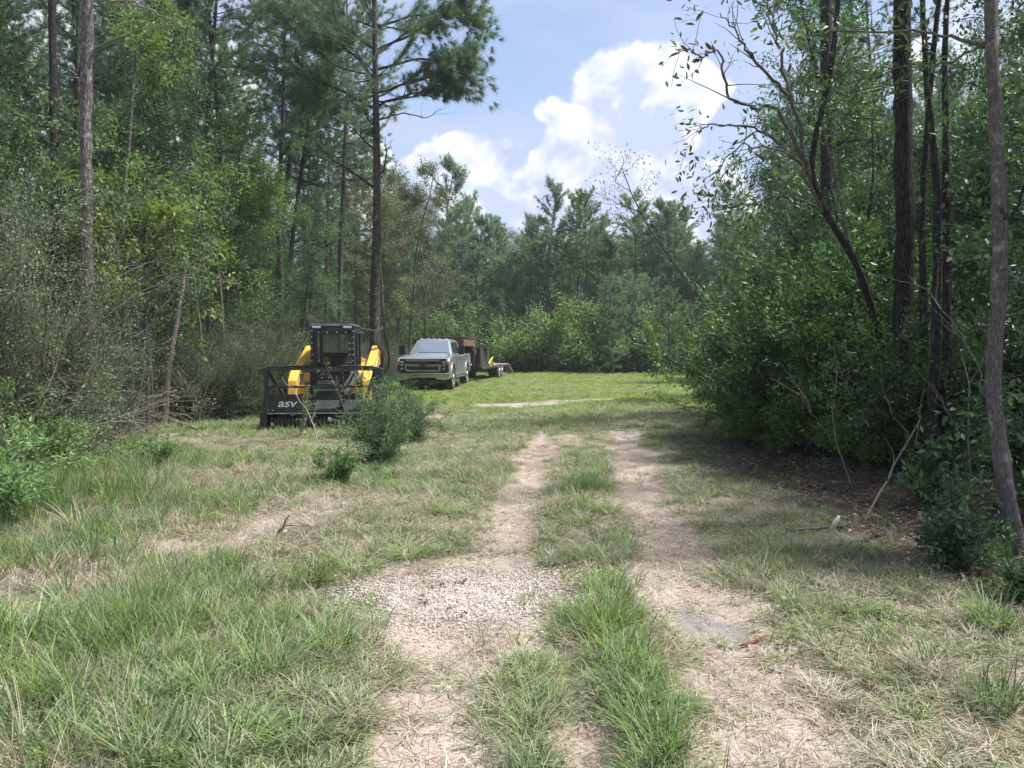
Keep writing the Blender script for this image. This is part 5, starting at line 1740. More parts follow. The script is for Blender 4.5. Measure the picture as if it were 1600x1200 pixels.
limb(None, 'dead_stick', [(502, 705, 11.0), (490, 660, 11.6), (462, 615, 12.3), (440, 590, 12.7)], 0.012, 0.005, 'dead_wood', seed=17, fork=4, flen=0.4)
tag(bpy.data.objects['dead_stick'], 'thin dead stick leaning up across the mulcher panel', 'stick')

# big-leaved plants on the left edge, near
wl_ = Kind(gen_shrub(84, 1.25, 0.85, 22, 9, 3800, 0.075, 0.36, jit=0.04), 'bright_leaf', 'grey_bark', 'stems', 'foliage')
wl_.place('shrub', 'bright green leafy shrub at the left edge, nearest of the left thicket', 'shrub', at(*gp(-20, 830)), 0.3, 0.74)
wl_.place('shrub', 'bright green shrub just behind the nearest one on the left edge', 'shrub', at(-6.2, 9.2), 1.9, 0.85)
# shrub under the crooked trunk on the right
rs = Kind(gen_shrub(85, 0.95, 0.75, 24, 8, 2600, 0.075, 0.45, jit=0.03), 'dark_leaf', 'dark_bark', 'stems', 'foliage')
rs.place('shrub', 'low broad-leaved shrub beside the foot of the crooked trunk', 'shrub', at(*gp(1492, 885)), 0.3, 0.72)
rs.place('shrub', 'low leafy shrub right behind the crooked trunk', 'shrub', at(4.45, 6.2), 2.2, 0.75)
rs.place('shrub', 'small leafy shrub in the shade between the dark pine trunk and the crooked trunk', 'shrub', at(*gp(1450, 800)), 4.0, 0.6)
rs.place('shrub', 'low shrub at the lowest right corner of the thicket in front of the crooked trunk', 'shrub', at(*gp(1605, 940)), 5.0, 0.42)
# slim stems beside the dark pine
for i, (b, t_, lab) in enumerate((((1447, 790, 7.9), (1465, 300, 8.0), 'slim dark stem right beside the thick dark pine trunk'),
                                  ((1470, 770, 8.4), (1478, 300, 8.4), 'second slim dark stem right of the thick dark pine trunk'),
                                  ((1436, 745, 8.6), (1440, 330, 8.6), 'slim stem close behind the thick dark pine trunk'))):
    trunk_tree('slim_tree', lab, 'tree', [b, ((b[0] + t_[0]) / 2 + 6, 540, b[2]), t_, (t_[0] - 20 + i * 18, 100, t_[2]), (t_[0] - 30 + i * 40, -200, t_[2])], 0.05, 0.02, 'dark_bark', 90 + i)

# fallen wood
def log(label, a, b, r, mat='dead_wood', seed=1, name='fallen_log', cat='log'):
    rng = np.random.default_rng(seed)
    A, B = np.array(a, float), np.array(b, float)
    t = np.linspace(0, 1, 9)[:, None]
    p = A * (1 - t) + B * t + rng.normal(size=(9, 3)) * r * 0.5
    parts = [(*tube(p, np.linspace(r, r * 0.6, 9), 8, lump=0.08, rng=rng), 0, 0.5)]
    for i in range(3):
        k = rng.integers(2, 8)
        bp = path(rng, p[k], rng.normal(size=3) * 0.5 + (B - A) / np.linalg.norm(B - A), 0.35 * rng.uniform(0.5, 1.5), 3, 0.15)
        parts.append((*tube(bp, np.linspace(r * 0.35, r * 0.1, 4), 4), 0, 0.5))
    o = link(bpy.data.objects.new(name, np_mesh(name, parts, [mat], smooth=True)))
    tag(o, label, cat)


def lp(px, py, h):
    x, y = gp(px, py)
    return (x, y, gzs(x, y) + h)


log('bleached log lying propped level at the foot of the leaning bleached trunk', P(188, 628, 15.2), P(285, 612, 15.6), 0.055, seed=1)
log('short weathered log lying in the grass below the leaning bleached trunk', lp(262, 660, 0.10), lp(315, 682, 0.04), 0.05, seed=2)
log('grey branch lying across the leaf litter by the right thicket', lp(1225, 828, 0.03), lp(1325, 826, 0.05), 0.018, 'grey_bark', seed=3, name='fallen_branch', cat='branch')
log('dark branch on the leaf litter in front of the grey branch', lp(1305, 856, 0.02), lp(1380, 840, 0.04), 0.015, 'dark_bark', seed=4, name='fallen_branch', cat='branch')
log('thin dead branch leaning up from the litter below the thick dark pine', lp(1350, 815, 0.0), P(1440, 650, 7.9), 0.012, 'dead_wood', seed=5, name='fallen_branch', cat='branch')
log('pale dead branch lying in the brush left of the pale pine', P(40, 470, 11.0), P(125, 535, 10.6), 0.014, 'dead_wood', seed=6, name='fallen_branch', cat='branch')
log('long dead branch slanting through the grey brush on the left', P(0, 505, 10.0), P(120, 600, 9.8), 0.012, 'dead_wood', seed=7, name='fallen_branch', cat='branch')
log('broken stick lying in the bare left patch of dry grass', lp(432, 838, 0.02), lp(452, 820, 0.10), 0.010, 'dark_bark', seed=8, name='stick', cat='stick')

# ------------------------------------------------------------------ the woods round the clearing
def inview(x, y, m_=1.5):
    return -0.69 * y - m_ < x < 0.69 * y + m_


def where(x, y, side):
    """which stretch of the woodland edge a plant stands in, told by landmarks"""
    px = 800 + x / y * FPX
    if side == 'L':
        for lim, t in ((70, 'far left, left of the two near pine trunks'), (230, 'behind the pale flaking pine trunk'), (330, 'behind the leaning bleached trunk'),
                       (470, 'between the bleached trunk and the mulcher'), (600, 'right behind the mulcher'), (2000, 'behind the pickup')):
            if px < lim: return t
    if side == 'R':
        for lim, t in ((1130, 'at the far corner of the right woodland'), (1250, 'behind the leaning bare sapling'), (1340, 'around the knotted dark pine trunk'),
                       (1450, 'behind the thick dark pine trunk'), (1530, 'between the thick dark pine and the crooked trunk'), (3000, 'around the crooked trunk')):
            if px < lim: return t
    for lim, t in ((660, 'behind the pickup cab'), (760, 'behind the trailer'), (830, 'just right of the trailer'), (900, 'under the tallest far pine'),
                   (980, 'right of the tallest far pine'), (1060, 'left of the leaning sapling'), (3000, 'behind the leaning sapling')):
        if px < lim: return t


def wood(n, fx, fy, kinds, dmin, sc=(0.8, 1.15), tries=4000, cond=None, side='B'):
    """kinds: (weight, Kind, name, label, category, group)"""
    k = 0
    for _ in range(tries):
        if k >= n: break
        y = fy(); x = fx(y)
        if not inview(x, y): continue
        if cond and not cond(x, y): continue
        if not free(x, y, dmin): continue
        w = rg.random() * sum(q[0] for q in kinds)
        for q in kinds:
            w -= q[0]
            if w <= 0: break
        lab = q[3] + ' ' + where(x, y, side)
        q[1].place(q[2], lab, q[4], at(x, y, -0.05), rg.uniform(0, 2 * PI), rg.uniform(*sc), q[5] + ' ' + where(x, y, side), tilt=(rg.gauss(0, .02), rg.gauss(0, .02)))
        k += 1


GL, GR, GB = 'trees', 'woodland trees', 'far trees'
lpine = 'slender tall pine'
loak = 'leafy green tree'
# left: tall pines, then broadleaf understorey
wood(30, lambda y: edgeL(y) - rg.uniform(1.2, 13), lambda: rg.uniform(13, 46),
     [(3, pine_a, 'pine_tree', lpine, 'pine tree', GL), (3, pine_b, 'pine_tree', lpine, 'pine tree', GL), (3, pine_c, 'pine_tree', lpine, 'pine tree', GL)], 1.9, (0.8, 1.1), side='L')
wood(36, lambda y: edgeL(y) - rg.uniform(0.9, 9), lambda: rg.uniform(12, 46),
     [(3, oak_a, 'oak_tree', loak, 'tree', GL), (3, oak_b, 'oak_tree', loak, 'tree', GL), (2, oak_c, 'oak_tree', loak, 'tree', GL), (1.4, gum_a, 'gum_tree', 'light green gum tree', 'tree', GL),
      (0.35, rust_a, 'oak_tree', 'thin rusty-leaved tree', 'tree', GL)], 1.35, (0.6, 1.0), side='L')
# rusty trees beside the tall pine
for (px, D, s_) in ((638, 39, 1.05), (606, 33, 0.9), (668, 45, 1.15), (622, 44, 1.1)):
    x = P(px, 500, D).x
    placed.append((x, D))
    rust_a.place('oak_tree', 'rusty brown leaved tree right behind the tall dark pine', 'tree', at(x, D), rg.uniform(0, 6), s_, 'rusty trees behind the tall pine')
# right
rdark = 'dark glossy tree'
wood(44, lambda y: edgeR(y) + rg.uniform(0.7, 9), lambda: 6.5 + 38 * rg.random() ** 1.3,
     [(3, dark_a, 'bay_tree', rdark, 'tree', GR), (2, dark_b, 'bay_tree', rdark, 'tree', GR), (2, oak_c, 'oak_tree', 'tall shaded tree', 'tree', GR),
      (1, oak_a, 'oak_tree', 'tall shaded tree', 'tree', GR)], 1.35, (0.75, 1.1), side='R', cond=lambda x, y: y > 11.3 or (x / y > 0.70 and y > 6.8))
wood(22, lambda y: edgeR(y) + rg.uniform(2, 12), lambda: rg.uniform(12, 48),
     [(1, pine_a, 'pine_tree', 'deep-standing pine', 'pine tree', GR), (1, pine_c, 'pine_tree', 'deep-standing pine', 'pine tree', GR)], 2.2, (0.75, 1.0), side='R')
# far treeline: chosen pines first
for (px, top, D, k, lab) in ((690, 255, 54, 0, 'tall far pine right behind the trailer, its crown above the treeline'),
                             (855, 288, 56, 0, 'tallest pine of the far treeline with a narrow pointed crown'),
                             (940, 345, 58, 1, 'pointed far pine right of the tallest one in the far treeline'),
                             (735, 310, 58, 2, 'far pine just right of the one behind the trailer')):
    z = P(px, top, D).z
    x = P(px, 540, D).x
    hh = (13.5, 12.0, 14.5)[k]
    placed.append((x, D))
    far_p[k].place('pine_tree', lab, 'pine tree', at(x, D), rg.uniform(0, 6), z / hh)
fp = 'far treeline pine'
wood(125, lambda y: rg.uniform(-16, 26), lambda: 53 + 20 * rg.random() ** 1.3,
     [(3, far_p[0], 'pine_tree', fp, 'pine tree', GB), (2, far_p[1], 'pine_tree', fp, 'pine tree', GB), (3, far_p[2], 'pine_tree', fp, 'pine tree', GB)], 1.1, (0.62, 0.92))
wood(44, lambda y: rg.uniform(-14, 24), lambda: 53 + 14 * rg.random(),
     [(3, far_b[0], 'oak_tree', 'leafy tree among the far pines', 'tree', GB), (2, far_b[2], 'oak_tree', 'leafy tree among the far pines', 'tree', GB), (1, far_b[1], 'oak_tree', 'leafy tree among the far pines', 'tree', GB)], 1.5, (0.55, 0.9))
wood(9, lambda y: rg.uniform(6, 17), lambda: rg.uniform(46, 54), [(1, far_p[3], 'young_pine', 'bushy young pine', 'pine tree', GB)], 2.0, (0.4, 0.75))

# shrubs along the edges
placed_trees = placed
placed = []
GS = 'edge shrubs'
wood(46, lambda y: edgeL(y) - rg.uniform(-0.2, 2.6), lambda: 8.5 + 32 * rg.random() ** 1.4,
     [(1, fine_a, 'shrub', 'grey-green fine-leaved shrub', 'shrub', GS), (3, fine_b, 'shrub', 'grey-green fine-leaved shrub', 'shrub', GS),
      (1, thicket_b, 'shrub', 'bright leafy shrub', 'shrub', GS)], 0.95, (0.55, 1.0),
     cond=lambda x, y: not (y < 17.2 and P(140, 600, y).x < x < P(325, 600, y).x), side='L')
# the heap of wispy grey brush at the left edge of the picture
for i, (px, D, s_) in enumerate(((-20, 9.6, 1.25), (50, 9.8, 1.05), (95, 10.6, 0.95), (20, 11.4, 1.35), (-70, 10.8, 1.5), (150, 12.0, 0.8), (350, 16.5, 1.05), (385, 17.5, 1.15), (320, 17.2, 0.95), (420, 19, 1.2))):
    k = fine_a if i in (0, 1, 3, 4) else fine_b
    x = P(px, 600, D).x
    k.place('shrub', ('nearest wispy grey brush at the left border', 'wispy grey brush just left of the pale flaking pine', 'wispy brush right in front of the foot of the pale flaking pine',
                      'tall wispy brush behind the nearest brush at the left border', 'wispy brush cut off by the left border', 'small wispy brush right of the foot of the pale flaking pine',
                      'rounded grey-green shrub between bleached trunk and mulcher, front one', 'rounded grey-green shrub just left of the mulcher guard',
                      'rounded shrub right behind the leaning bleached trunk', 'rounded grey-green shrub behind the left end of the mulcher')[i], 'shrub', at(x, D), i * 1.7, s_, 'grey-green shrubs of the left edge')
GT = 'thicket shrubs'
wood(58, lambda y: edgeR(y) + rg.uniform(0.35, 2.4), lambda: 8.6 + 30 * rg.random() ** 1.5,
     [(4, thicket, 'shrub', 'dark glossy shrub', 'shrub', GT), (2, thicket_b, 'shrub', 'fresh green shrub', 'shrub', GT)], 0.75, (0.65, 1.1), side='R')
for i, (px, D, s_) in enumerate(((1160, 13.6, 0.85), (1180, 12.4, 0.95), (1205, 12.8, 1.25), (1215, 11.4, 0.95), (1262, 11.8, 1.3), (1285, 10.6, 1.0), (1330, 11.2, 1.3), (1345, 9.9, 0.95),
                                   (1385, 10.6, 1.3), (1265, 13.4, 1.35), (1320, 13.2, 1.5), (1225, 15.0, 1.15), (1200, 17.0, 1.1), (1370, 9.3, 0.7))):
    x = P(px, 600, D).x
    (thicket_b if i % 3 == 1 else thicket).place('shrub', ('low' if s_ < 1.1 else 'tall') + ' dark glossy shrub at the near corner of the right thicket', 'shrub', at(x, D), i * 2.1, s_,
                  ('low' if s_ < 1.1 else 'tall') + ' shrubs at the corner of the right thicket')
dead_b = Kind(gen_shrub(57, 2.2, 1.9, 20, 9, 500, 0.03, 0.4, arch=0.20, jit=0.05), 'dead_leaf', 'dead_wood', 'stems', 'twigs')
for i, (px, D, s_, lab) in enumerate(((35, 9.0, 0.85, 'tangle of bare dead brush arching at the left border, nearest one'), (100, 10.0, 0.75, 'bare dead brush left of the foot of the pale flaking pine'),
                                     (-10, 10.2, 1.15, 'tall bare dead brush at the left border'), (178, 13.4, 0.7, 'bare dead brush right of the foot of the pale flaking pine'),
                                     (235, 16.6, 0.95, 'bare dead brush in the dark hollow behind the bleached log'), (310, 16.0, 0.7, 'bare dead brush right of the leaning bleached trunk'))):
    dead_b.place('dead_brush', lab, 'dead brush', at(P(px, 600, D).x, D), i * 1.3, s_)
GF = 'far bushes'
wood(60, lambda y: rg.uniform(-9, 18), lambda: rg.uniform(50.5, 55),
     [(3, far_bush, 'shrub', 'bright rounded bush', 'shrub', GF), (2, far_bush2, 'shrub', 'dull green bush', 'shrub', GF)], 1.1, (0.7, 1.9))

# ------------------------------------------------------------------ scattered stuff (many small instances)
def scatter(name, pts, rot, scl, idx, templates, label):
    pts = np.asarray(pts, np.float32)
    col = bpy.data.collections.new('templates_' + name)
    for i, me in enumerate(templates):
        col.objects.link(bpy.data.objects.new('%s_piece_%s' % (name, chr(97 + i)), me))
    me = bpy.data.meshes.new(name)
    me.vertices.add(len(pts))
    me.vertices.foreach_set('co', pts.ravel())
    for nm, tp, dt in (('rot', 'FLOAT_VECTOR', rot), ('scl', 'FLOAT_VECTOR', scl), ('idx', 'INT', idx)):
        a = me.attributes.new(nm, tp, 'POINT')
        if tp == 'FLOAT_VECTOR': a.data.foreach_set('vector', np.asarray(dt, np.float32).ravel())
        else: a.data.foreach_set('value', np.asarray(dt, np.int32))
    o = link(bpy.data.objects.new(name, me))
    o['kind'] = 'stuff'
    o['label'] = label
    g = bpy.data.node_groups.new('scatter_' + name, 'GeometryNodeTree')
    g.interface.new_socket('Geometry', in_out='INPUT', socket_type='NodeSocketGeometry')
    g.interface.new_socket('Geometry', in_out='OUTPUT', socket_type='NodeSocketGeometry')
    n = g.nodes
    gi, go = n.new('NodeGroupInput'), n.new('NodeGroupOutput')
    ci = n.new('GeometryNodeCollectionInfo')
    ci.inputs['Collection'].default_value = col
    ci.inputs['Separate Children'].default_value = True
    ci.inputs['Reset Children'].default_value = True
    ip = n.new('GeometryNodeInstanceOnPoints')
    ip.inputs['Pick Instance'].default_value = True
    def attr(nm, tp):
        a = n.new('GeometryNodeInputNamedAttribute'); a.data_type = tp; a.inputs[0].default_value = nm
        return a.outputs[0]
    g.links.new(gi.outputs[0], ip.inputs['Points'])
    g.links.new(ci.outputs[0], ip.inputs['Instance'])
    g.links.new(attr('idx', 'INT'), ip.inputs['Instance Index'])
    g.links.new(attr('rot', 'FLOAT_VECTOR'), ip.inputs['Rotation'])
    g.links.new(attr('scl', 'FLOAT_VECTOR'), ip.inputs['Scale'])
    g.links.new(ip.outputs[0], go.inputs[0])
    md = o.modifiers.new('scatter', 'NODES')
    md.node_group = g
    return o


def blades(rng, n, h, w, rad, bend=0.5, flat=0.0):
    """grass blades: curved tapering strips"""
    a = rng.uniform(0, 2 * PI, n)
    r = rad * np.sqrt(rng.uniform(0, 1, n))
    p = np.stack([r * np.cos(a), r * np.sin(a), np.full(n, -0.01)], 1)
    az = a + rng.normal(size=n) * 0.9
    out = np.stack([np.cos(az), np.sin(az), np.zeros(n)], 1)
    tilt = rng.uniform(0.05, 0.5, n) + flat
    H = h * rng.uniform(0.45, 1.15, n)
    bd = bend * rng.uniform(0.3, 1.6, n)
    side = np.stack([-out[:, 1], out[:, 0], np.zeros(n)], 1)
    tw = rng.normal(size=n)[:, None] * 0.5
    side = unit(side + out * tw)
    vs = []
    for k, (t, ww) in enumerate(((0, 0.8), (0.4, 1.0), (0.75, 0.7), (1.0, 0.0))):
        ang = tilt + bd * t * t
        # integrate roughly
        x = H * t * np.sin(tilt + bd * t * 0.5)
        z = H * t * np.cos(np.minimum(tilt + bd * t * 0.5, 1.52 if flat else 1.9))
        c = p + out * x[:, None] + np.array([0, 0, 1]) * z[:, None]
        if flat: c[:, 2] = np.maximum(c[:, 2], 0.004)
        if ww:
            vs += [c - side * (w * ww * 0.5), c + side * (w * ww * 0.5)]
        else:
            vs.append(c)
    V = np.stack(vs, 1).reshape(-1, 3)
    b = np.arange(n)[:, None] * 7
    Q = np.concatenate([b + np.array([0, 1, 3, 2]), b + np.array([2, 3, 5, 4])], 0)
    T = b + np.array([4, 5, 6])
    rr = np.repeat(rng.random(n), 7)
    return V, Q, T, rr


def tuft_mesh(seed, mats, specs):
    rng = np.random.default_rng(seed)
    parts = []
    for (k, n, h, w, rad, bend, flat) in specs:
        V, Q, T, rr = blades(rng, n, h, w, rad, bend, flat)
        parts.append((V, Q, k, rr))
        parts.append((V, T, k, rr))
    return np_mesh('grass_piece', parts, mats)


def strands(seed, n, L, rad, w, mat='dry_blade'):
    """dry stalks lying criss-cross"""
    rng = np.random.default_rng(seed)
    parts = []
    p = rng.uniform(-rad, rad, (n, 2))
    az = rng.uniform(0, 2 * PI, n)
    V, F = [], []
    for i in range(n):
        l = L * rng.uniform(0.4, 1.2)
        d = np.array([math.cos(az[i]), math.sin(az[i])]); s = np.array([-d[1], d[0]]) * w / 2
        z0, z1, z2 = rng.uniform(0.0, 0.02), rng.uniform(0.004, 0.03), rng.uniform(0.0, 0.035)
        c = s * rng.normal() * 8
        a, b_, e = p[i], p[i] + d * l / 2 + c, p[i] + d * l
        k = len(V)
        V += [(*(a - s), z0), (*(a + s), z0), (*(b_ - s), z1), (*(b_ + s), z1), (*e, z2)]
        F += [(k, k + 1, k + 3), (k, k + 3, k + 2), (k + 2, k + 3, k + 4)]
    return np_mesh('straw_piece', [(np.array(V), np.array(F), 0, np.repeat(rng.random(n), 5))], [mat])


def weed_mesh(seed, n, size, h, rad, mat='lush_blade'):
    rng = np.random.default_rng(seed)
    a = rng.uniform(0, 2 * PI, n)
    r = rad * np.sqrt(rng.random(n))
    pos = np.stack([r * np.cos(a), r * np.sin(a), rng.uniform(0.01, h, n)], 1)
    ax = np.stack([np.cos(a), np.sin(a), rng.uniform(-.1, .8, n)], 1) + rng.normal(size=(n, 3)) * 0.4
    V, F = leaves(rng, pos, ax, size, 0.5, up=0.75)
    return np_mesh('weed_piece', [(V, F, 0, np.repeat(rng.random(n), 4))], [mat])


def spread(rng, y0, y1, dens, keep, xlim=None):
    area_x = lambda y: np.minimum(0.72 * y + 0.6, 16)
    A = sum(2 * area_x(y0 + (y1 - y0) * (i + .5) / 20) * (y1 - y0) / 20 for i in range(20))
    n = int(A * dens)
    ymid = rng.uniform(0, 1, n)
    if y1 < 22:
        y = np.sqrt(y0 ** 2 + (y1 ** 2 - y0 ** 2) * ymid)
    else:
        y = y0 + (y1 - y0) * ymid
    x = rng.uniform(-1, 1, n) * area_x(y)
    pk = keep(x, y)
    m_ = rng.random(n) < pk
    return x[m_], y[m_]


def gravel_f(x, y):
    return np.clip((1.25 - np.hypot((x + 0.30) / 0.95, (y - 5.05) / 0.64) - (fbm(x, y, 55, 3.0) - 0.5) * 0.9) * 2, 0, 1)


def grass_keep(x, y):
    b, w = bare_f(x, y), wood_f(x, y)
    n = fbm(x, y, 41, 0.8)
    k = np.clip(1 - b * 1.05, 0.07, 1) * np.clip(1 - w * 1.05, 0.02, 1) * np.clip((n - 0.22) * 2.4, 0.25, 1)
    g = 1 - gravel_f(x, y)
    return k * (1 - mud_f(x, y)) * np.clip(g, 0.14, 1)


GR_MATS = ['grass_blade', 'dry_blade', 'lush_blade', 'meadow_blade']
rng = np.random.default_rng(1234)
T_near = [tuft_mesh(1, GR_MATS, [(0, 34, 0.13, 0.0045, 0.07, 0.9, 0.15), (1, 12, 0.12, 0.003, 0.08, 1.0, 0.5)]),
          tuft_mesh(2, GR_MATS, [(0, 30, 0.20, 0.005, 0.06, 1.1, 0.0), (1, 8, 0.16, 0.0035, 0.07, 1.2, 0.3)]),
          tuft_mesh(3, GR_MATS, [(2, 26, 0.25, 0.006, 0.05, 1.1, 0.0), (0, 14, 0.16, 0.005, 0.07, 1.0, 0.1)]),
          tuft_mesh(4, GR_MATS, [(1, 34, 0.17, 0.0035, 0.07, 0.9, 0.4), (0, 8, 0.12, 0.004, 0.07, 0.9, 0.2)]),
          tuft_mesh(15, GR_MATS, [(0, 22, 0.15, 0.0045, 0.09, 0.9, 0.2), (1, 5, 0.42, 0.0025, 0.05, 0.5, 0.0), (2, 10, 0.2, 0.008, 0.06, 1.5, 0.1)]),
          tuft_mesh(5, GR_MATS, [(0, 46, 0.07, 0.004, 0.10, 0.8, 0.5)])]
T_far = [tuft_mesh(6, GR_MATS, [(0, 30, 0.18, 0.011, 0.16, 0.9, 0.1), (1, 8, 0.16, 0.008, 0.16, 1.0, 0.4)]),
         tuft_mesh(7, GR_MATS, [(3, 34, 0.20, 0.012, 0.18, 0.9, 0.1), (1, 4, 0.2, 0.008, 0.16, 1.0, 0.3)]),
         tuft_mesh(8, GR_MATS, [(1, 26, 0.16, 0.009, 0.16, 0.9, 0.4), (3, 10, 0.15, 0.010, 0.16, 0.9, 0.2)]),
         tuft_mesh(9, GR_MATS, [(3, 30, 0.34, 0.022, 0.30, 0.9, 0.0), (0, 8, 0.3, 0.02, 0.3, 1.0, 0.2)])]


def zone_h(x, y):
    """how tall the grass stands"""
    h_ = 0.55 + 1.0 * fbm(x, y, 61, 0.7)
    left = np.clip((-0.9 - x) / 1.2, 0, 1) * np.clip((11 - y) / 4, 0, 1)
    mid = np.exp(-((x - np.interp(y, [1.5, 4, 7, 12], [0.55, 0.52, 0.75, 0.95])) / 0.22) ** 2) * (y < 13)
    right = np.clip((x - 1.8) / 0.5, 0, 1) * (y < 14)
    h_ = h_ * (0.62 + 0.55 * left + 0.22 * mid - 0.10 * right)
    h_ = h_ * np.where(y > 17, 0.85, 1)
    edge = np.clip(1 - np.abs(edgeL(y) + 0.6 - x) / 1.6, 0, 1) * (y > 7)
    return h_ * (1 + 0.8 * edge)


def lay(x, y, idx, hs, name, templates, label, lift=0.0, tilt=0.12, ws=None):
    n = len(x)
    z = gz(x, y) + lift
    rot = np.stack([rng.normal(size=n) * tilt, rng.normal(size=n) * tilt, rng.uniform(0, 2 * PI, n)], 1)
    ws = np.ones(n) if ws is None else ws
    scatter(name, np.stack([x, y, z], 1), rot, np.stack([ws, ws, hs], 1), idx, templates, label)


# near grass
X, Y = [], []
for (a, b, d) in ((1.7, 6, 300), (6, 12, 150), (12, 17, 75)):
    x, y = spread(rng, a, b, d, grass_keep)
    X.append(x); Y.append(y)
x, y = np.concatenate(X), np.concatenate(Y)
hs = zone_h(x, y) * rng.uniform(0.7, 1.2, len(x))
lushn = fbm(x, y, 71, 0.9)
mid = np.exp(-((x - np.interp(y, [1.5, 4, 7, 12], [0.55, 0.52, 0.75, 0.95])) / 0.25) ** 2) * np.interp(y, [5, 9], [0.9, 0.35])
lf = np.clip((-1.2 - x) / 0.8, 0, 1) * np.clip((lushn - 0.40) * 5, 0, 1)
rr_ = rng.random(len(x))
dryp = np.clip((fbm(x, y, 77, 1.2) - 0.42) * 4, 0.06, 0.5) + 0.3 * np.clip(bare_f(x, y), 0, 1)
small = rng.random(len(x)) < np.clip(bare_f(x, y) * 1.2 - 0.2, 0, 0.9)
hs = np.where(small, hs * 0.6, hs)
dryp = dryp * np.where(x > 1.6, 0.55, 1) + 0.35 * np.clip(1.8 - dist_path(x, y, TRK_S), 0, 1)
idx = np.where(rr_ < dryp, 3, np.where(rng.random(len(x)) < 0.6 * lf + 0.65 * mid, 2, np.where(rng.random(len(x)) < 0.38, 1, rng.choice([0, 4, 5], len(x), p=[0.4, 0.15, 0.45]))))
lay(x, y, idx, hs, 'grass', T_near, 'rough green and straw coloured grass over the near clearing')

# far grass
X, Y = [], []
for (a, b, d) in ((15, 26, 34), (26, 53, 15)):
    x, y = spread(rng, a, b, d, grass_keep)
    X.append(x); Y.append(y)
x, y = np.concatenate(X), np.concatenate(Y)
hs = zone_h(x, y) * rng.uniform(0.7, 1.2, len(x))
meadow_share = np.clip((y - 17) / 7 + (fbm(x, y, 81, 0.25) - 0.5) * 1.6, 0, 1)  # share of fresh yellow-green tufts, rising towards the back
idx = np.where(rng.random(len(x)) < 0.16, 2, np.where(rng.random(len(x)) < meadow_share, 1, 0))
idx = np.where((y > 50) & (rng.random(len(x)) < 0.7), 3, idx)
lay(x, y, idx, hs, 'meadow_grass', T_far, 'bright yellow-green grass of the sunlit back of the clearing')

# dry stalks and litter on the bare ground
S_t = [strands(1, 26, 0.13, 0.12, 0.003), strands(2, 22, 0.09, 0.12, 0.0035), strands(3, 30, 0.17, 0.16, 0.003)]
x, y = spread(rng, 1.7, 13, 100, lambda x, y: np.clip(0.15 + 0.8 * np.clip(1.7 - dist_path(x, y, TRK_S), 0, 1) + fbm(x, y, 91, 1.3) * 0.9 - 0.6 * gravel_f(x, y), 0, 1) * (1 - mud_f(x, y)) * (1 - 0.6 * wood_f(x, y)))
lay(x, y, rng.integers(0, 3, len(x)), rng.uniform(0.7, 1.2, len(x)), 'straw', S_t, 'dry stalks lying over the bare earth and grass', tilt=0.06)

# low broad weeds
W_t = [weed_mesh(1, 26, 0.028, 0.05, 0.08), weed_mesh(2, 16, 0.035, 0.07, 0.07), weed_mesh(3, 30, 0.022, 0.03, 0.1)]
x, y = spread(rng, 1.7, 14, 26, lambda x, y: np.clip((fbm(x, y, 95, 0.9) - 0.42) * 4, 0.05, 1) * np.clip(1 - bare_f(x, y), 0.08, 1) * (1 - mud_f(x, y)))
lay(x, y, rng.integers(0, 3, len(x)), rng.uniform(0.7, 1.3, len(x)), 'weeds', W_t, 'low broad-leaved weeds in the grass')

# dead leaves under the trees
rl = np.random.default_rng(5)
L_t = []
for s_ in range(3):
    n = 14
    pos = np.stack([rl.uniform(-.14, .14, n), rl.uniform(-.14, .14, n), rl.uniform(0.005, 0.03, n)], 1)
    ax = np.stack([rl.normal(size=n), rl.normal(size=n), rl.normal(size=n) * 0.15], 1)
    V, F = leaves(rl, pos, ax, 0.055, 0.5, up=0.8, fold=0.35)
    L_t.append(np_mesh('leaf_piece', [(V, F, 0, np.repeat(rl.random(n), 4))], ['dead_leaf']))
x, y = spread(rng, 3.5, 20, 38, lambda x, y: np.clip(wood_f(x, y) + 0.02 + 0.35 * np.clip((x - edgeR(y) + 1.4), 0, 1), 0, 1))
lay(x, y, rng.integers(0, 3, len(x)), rng.uniform(0.7, 1.3, len(x)), 'leaf_litter', L_t, 'brown dead leaves on the ground under the trees', tilt=0.1)

# the rest of the woods, too deep to tell one tree from the next
rw = np.random.default_rng(77)
wx, wy = [], []
for i in range(900):
    y_ = rw.uniform(9, 92)
    sd_ = rw.integers(0, 3)
    x_ = {0: float(edgeL(min(y_, 60))) - rw.uniform(11, 24), 1: float(edgeR(min(y_, 60))) + rw.uniform(9, 22), 2: rw.uniform(-26, 34)}[int(sd_)]
    if sd_ == 2: y_ = rw.uniform(74, 92)
    if abs(x_) > 0.74 * y_ + 5: continue
    if wx and min((a - x_) ** 2 + (b - y_) ** 2 for a, b in zip(wx, wy)) < 4.4: continue
    wx.append(x_); wy.append(y_)
wx, wy = np.array(wx), np.array(wy)
rng_keep = rng
rng = rw
hs_ = rw.uniform(0.75, 1.15, len(wx))
lay(wx, wy, rw.integers(0, 4, len(wx)), hs_, 'deep_woods', [far_b[0].cm, far_b[2].cm, oak_c.cm, far_b[1].cm], 'deep woods behind the edge trees', tilt=0.03, ws=hs_ * 1.25)
rng = rng_keep

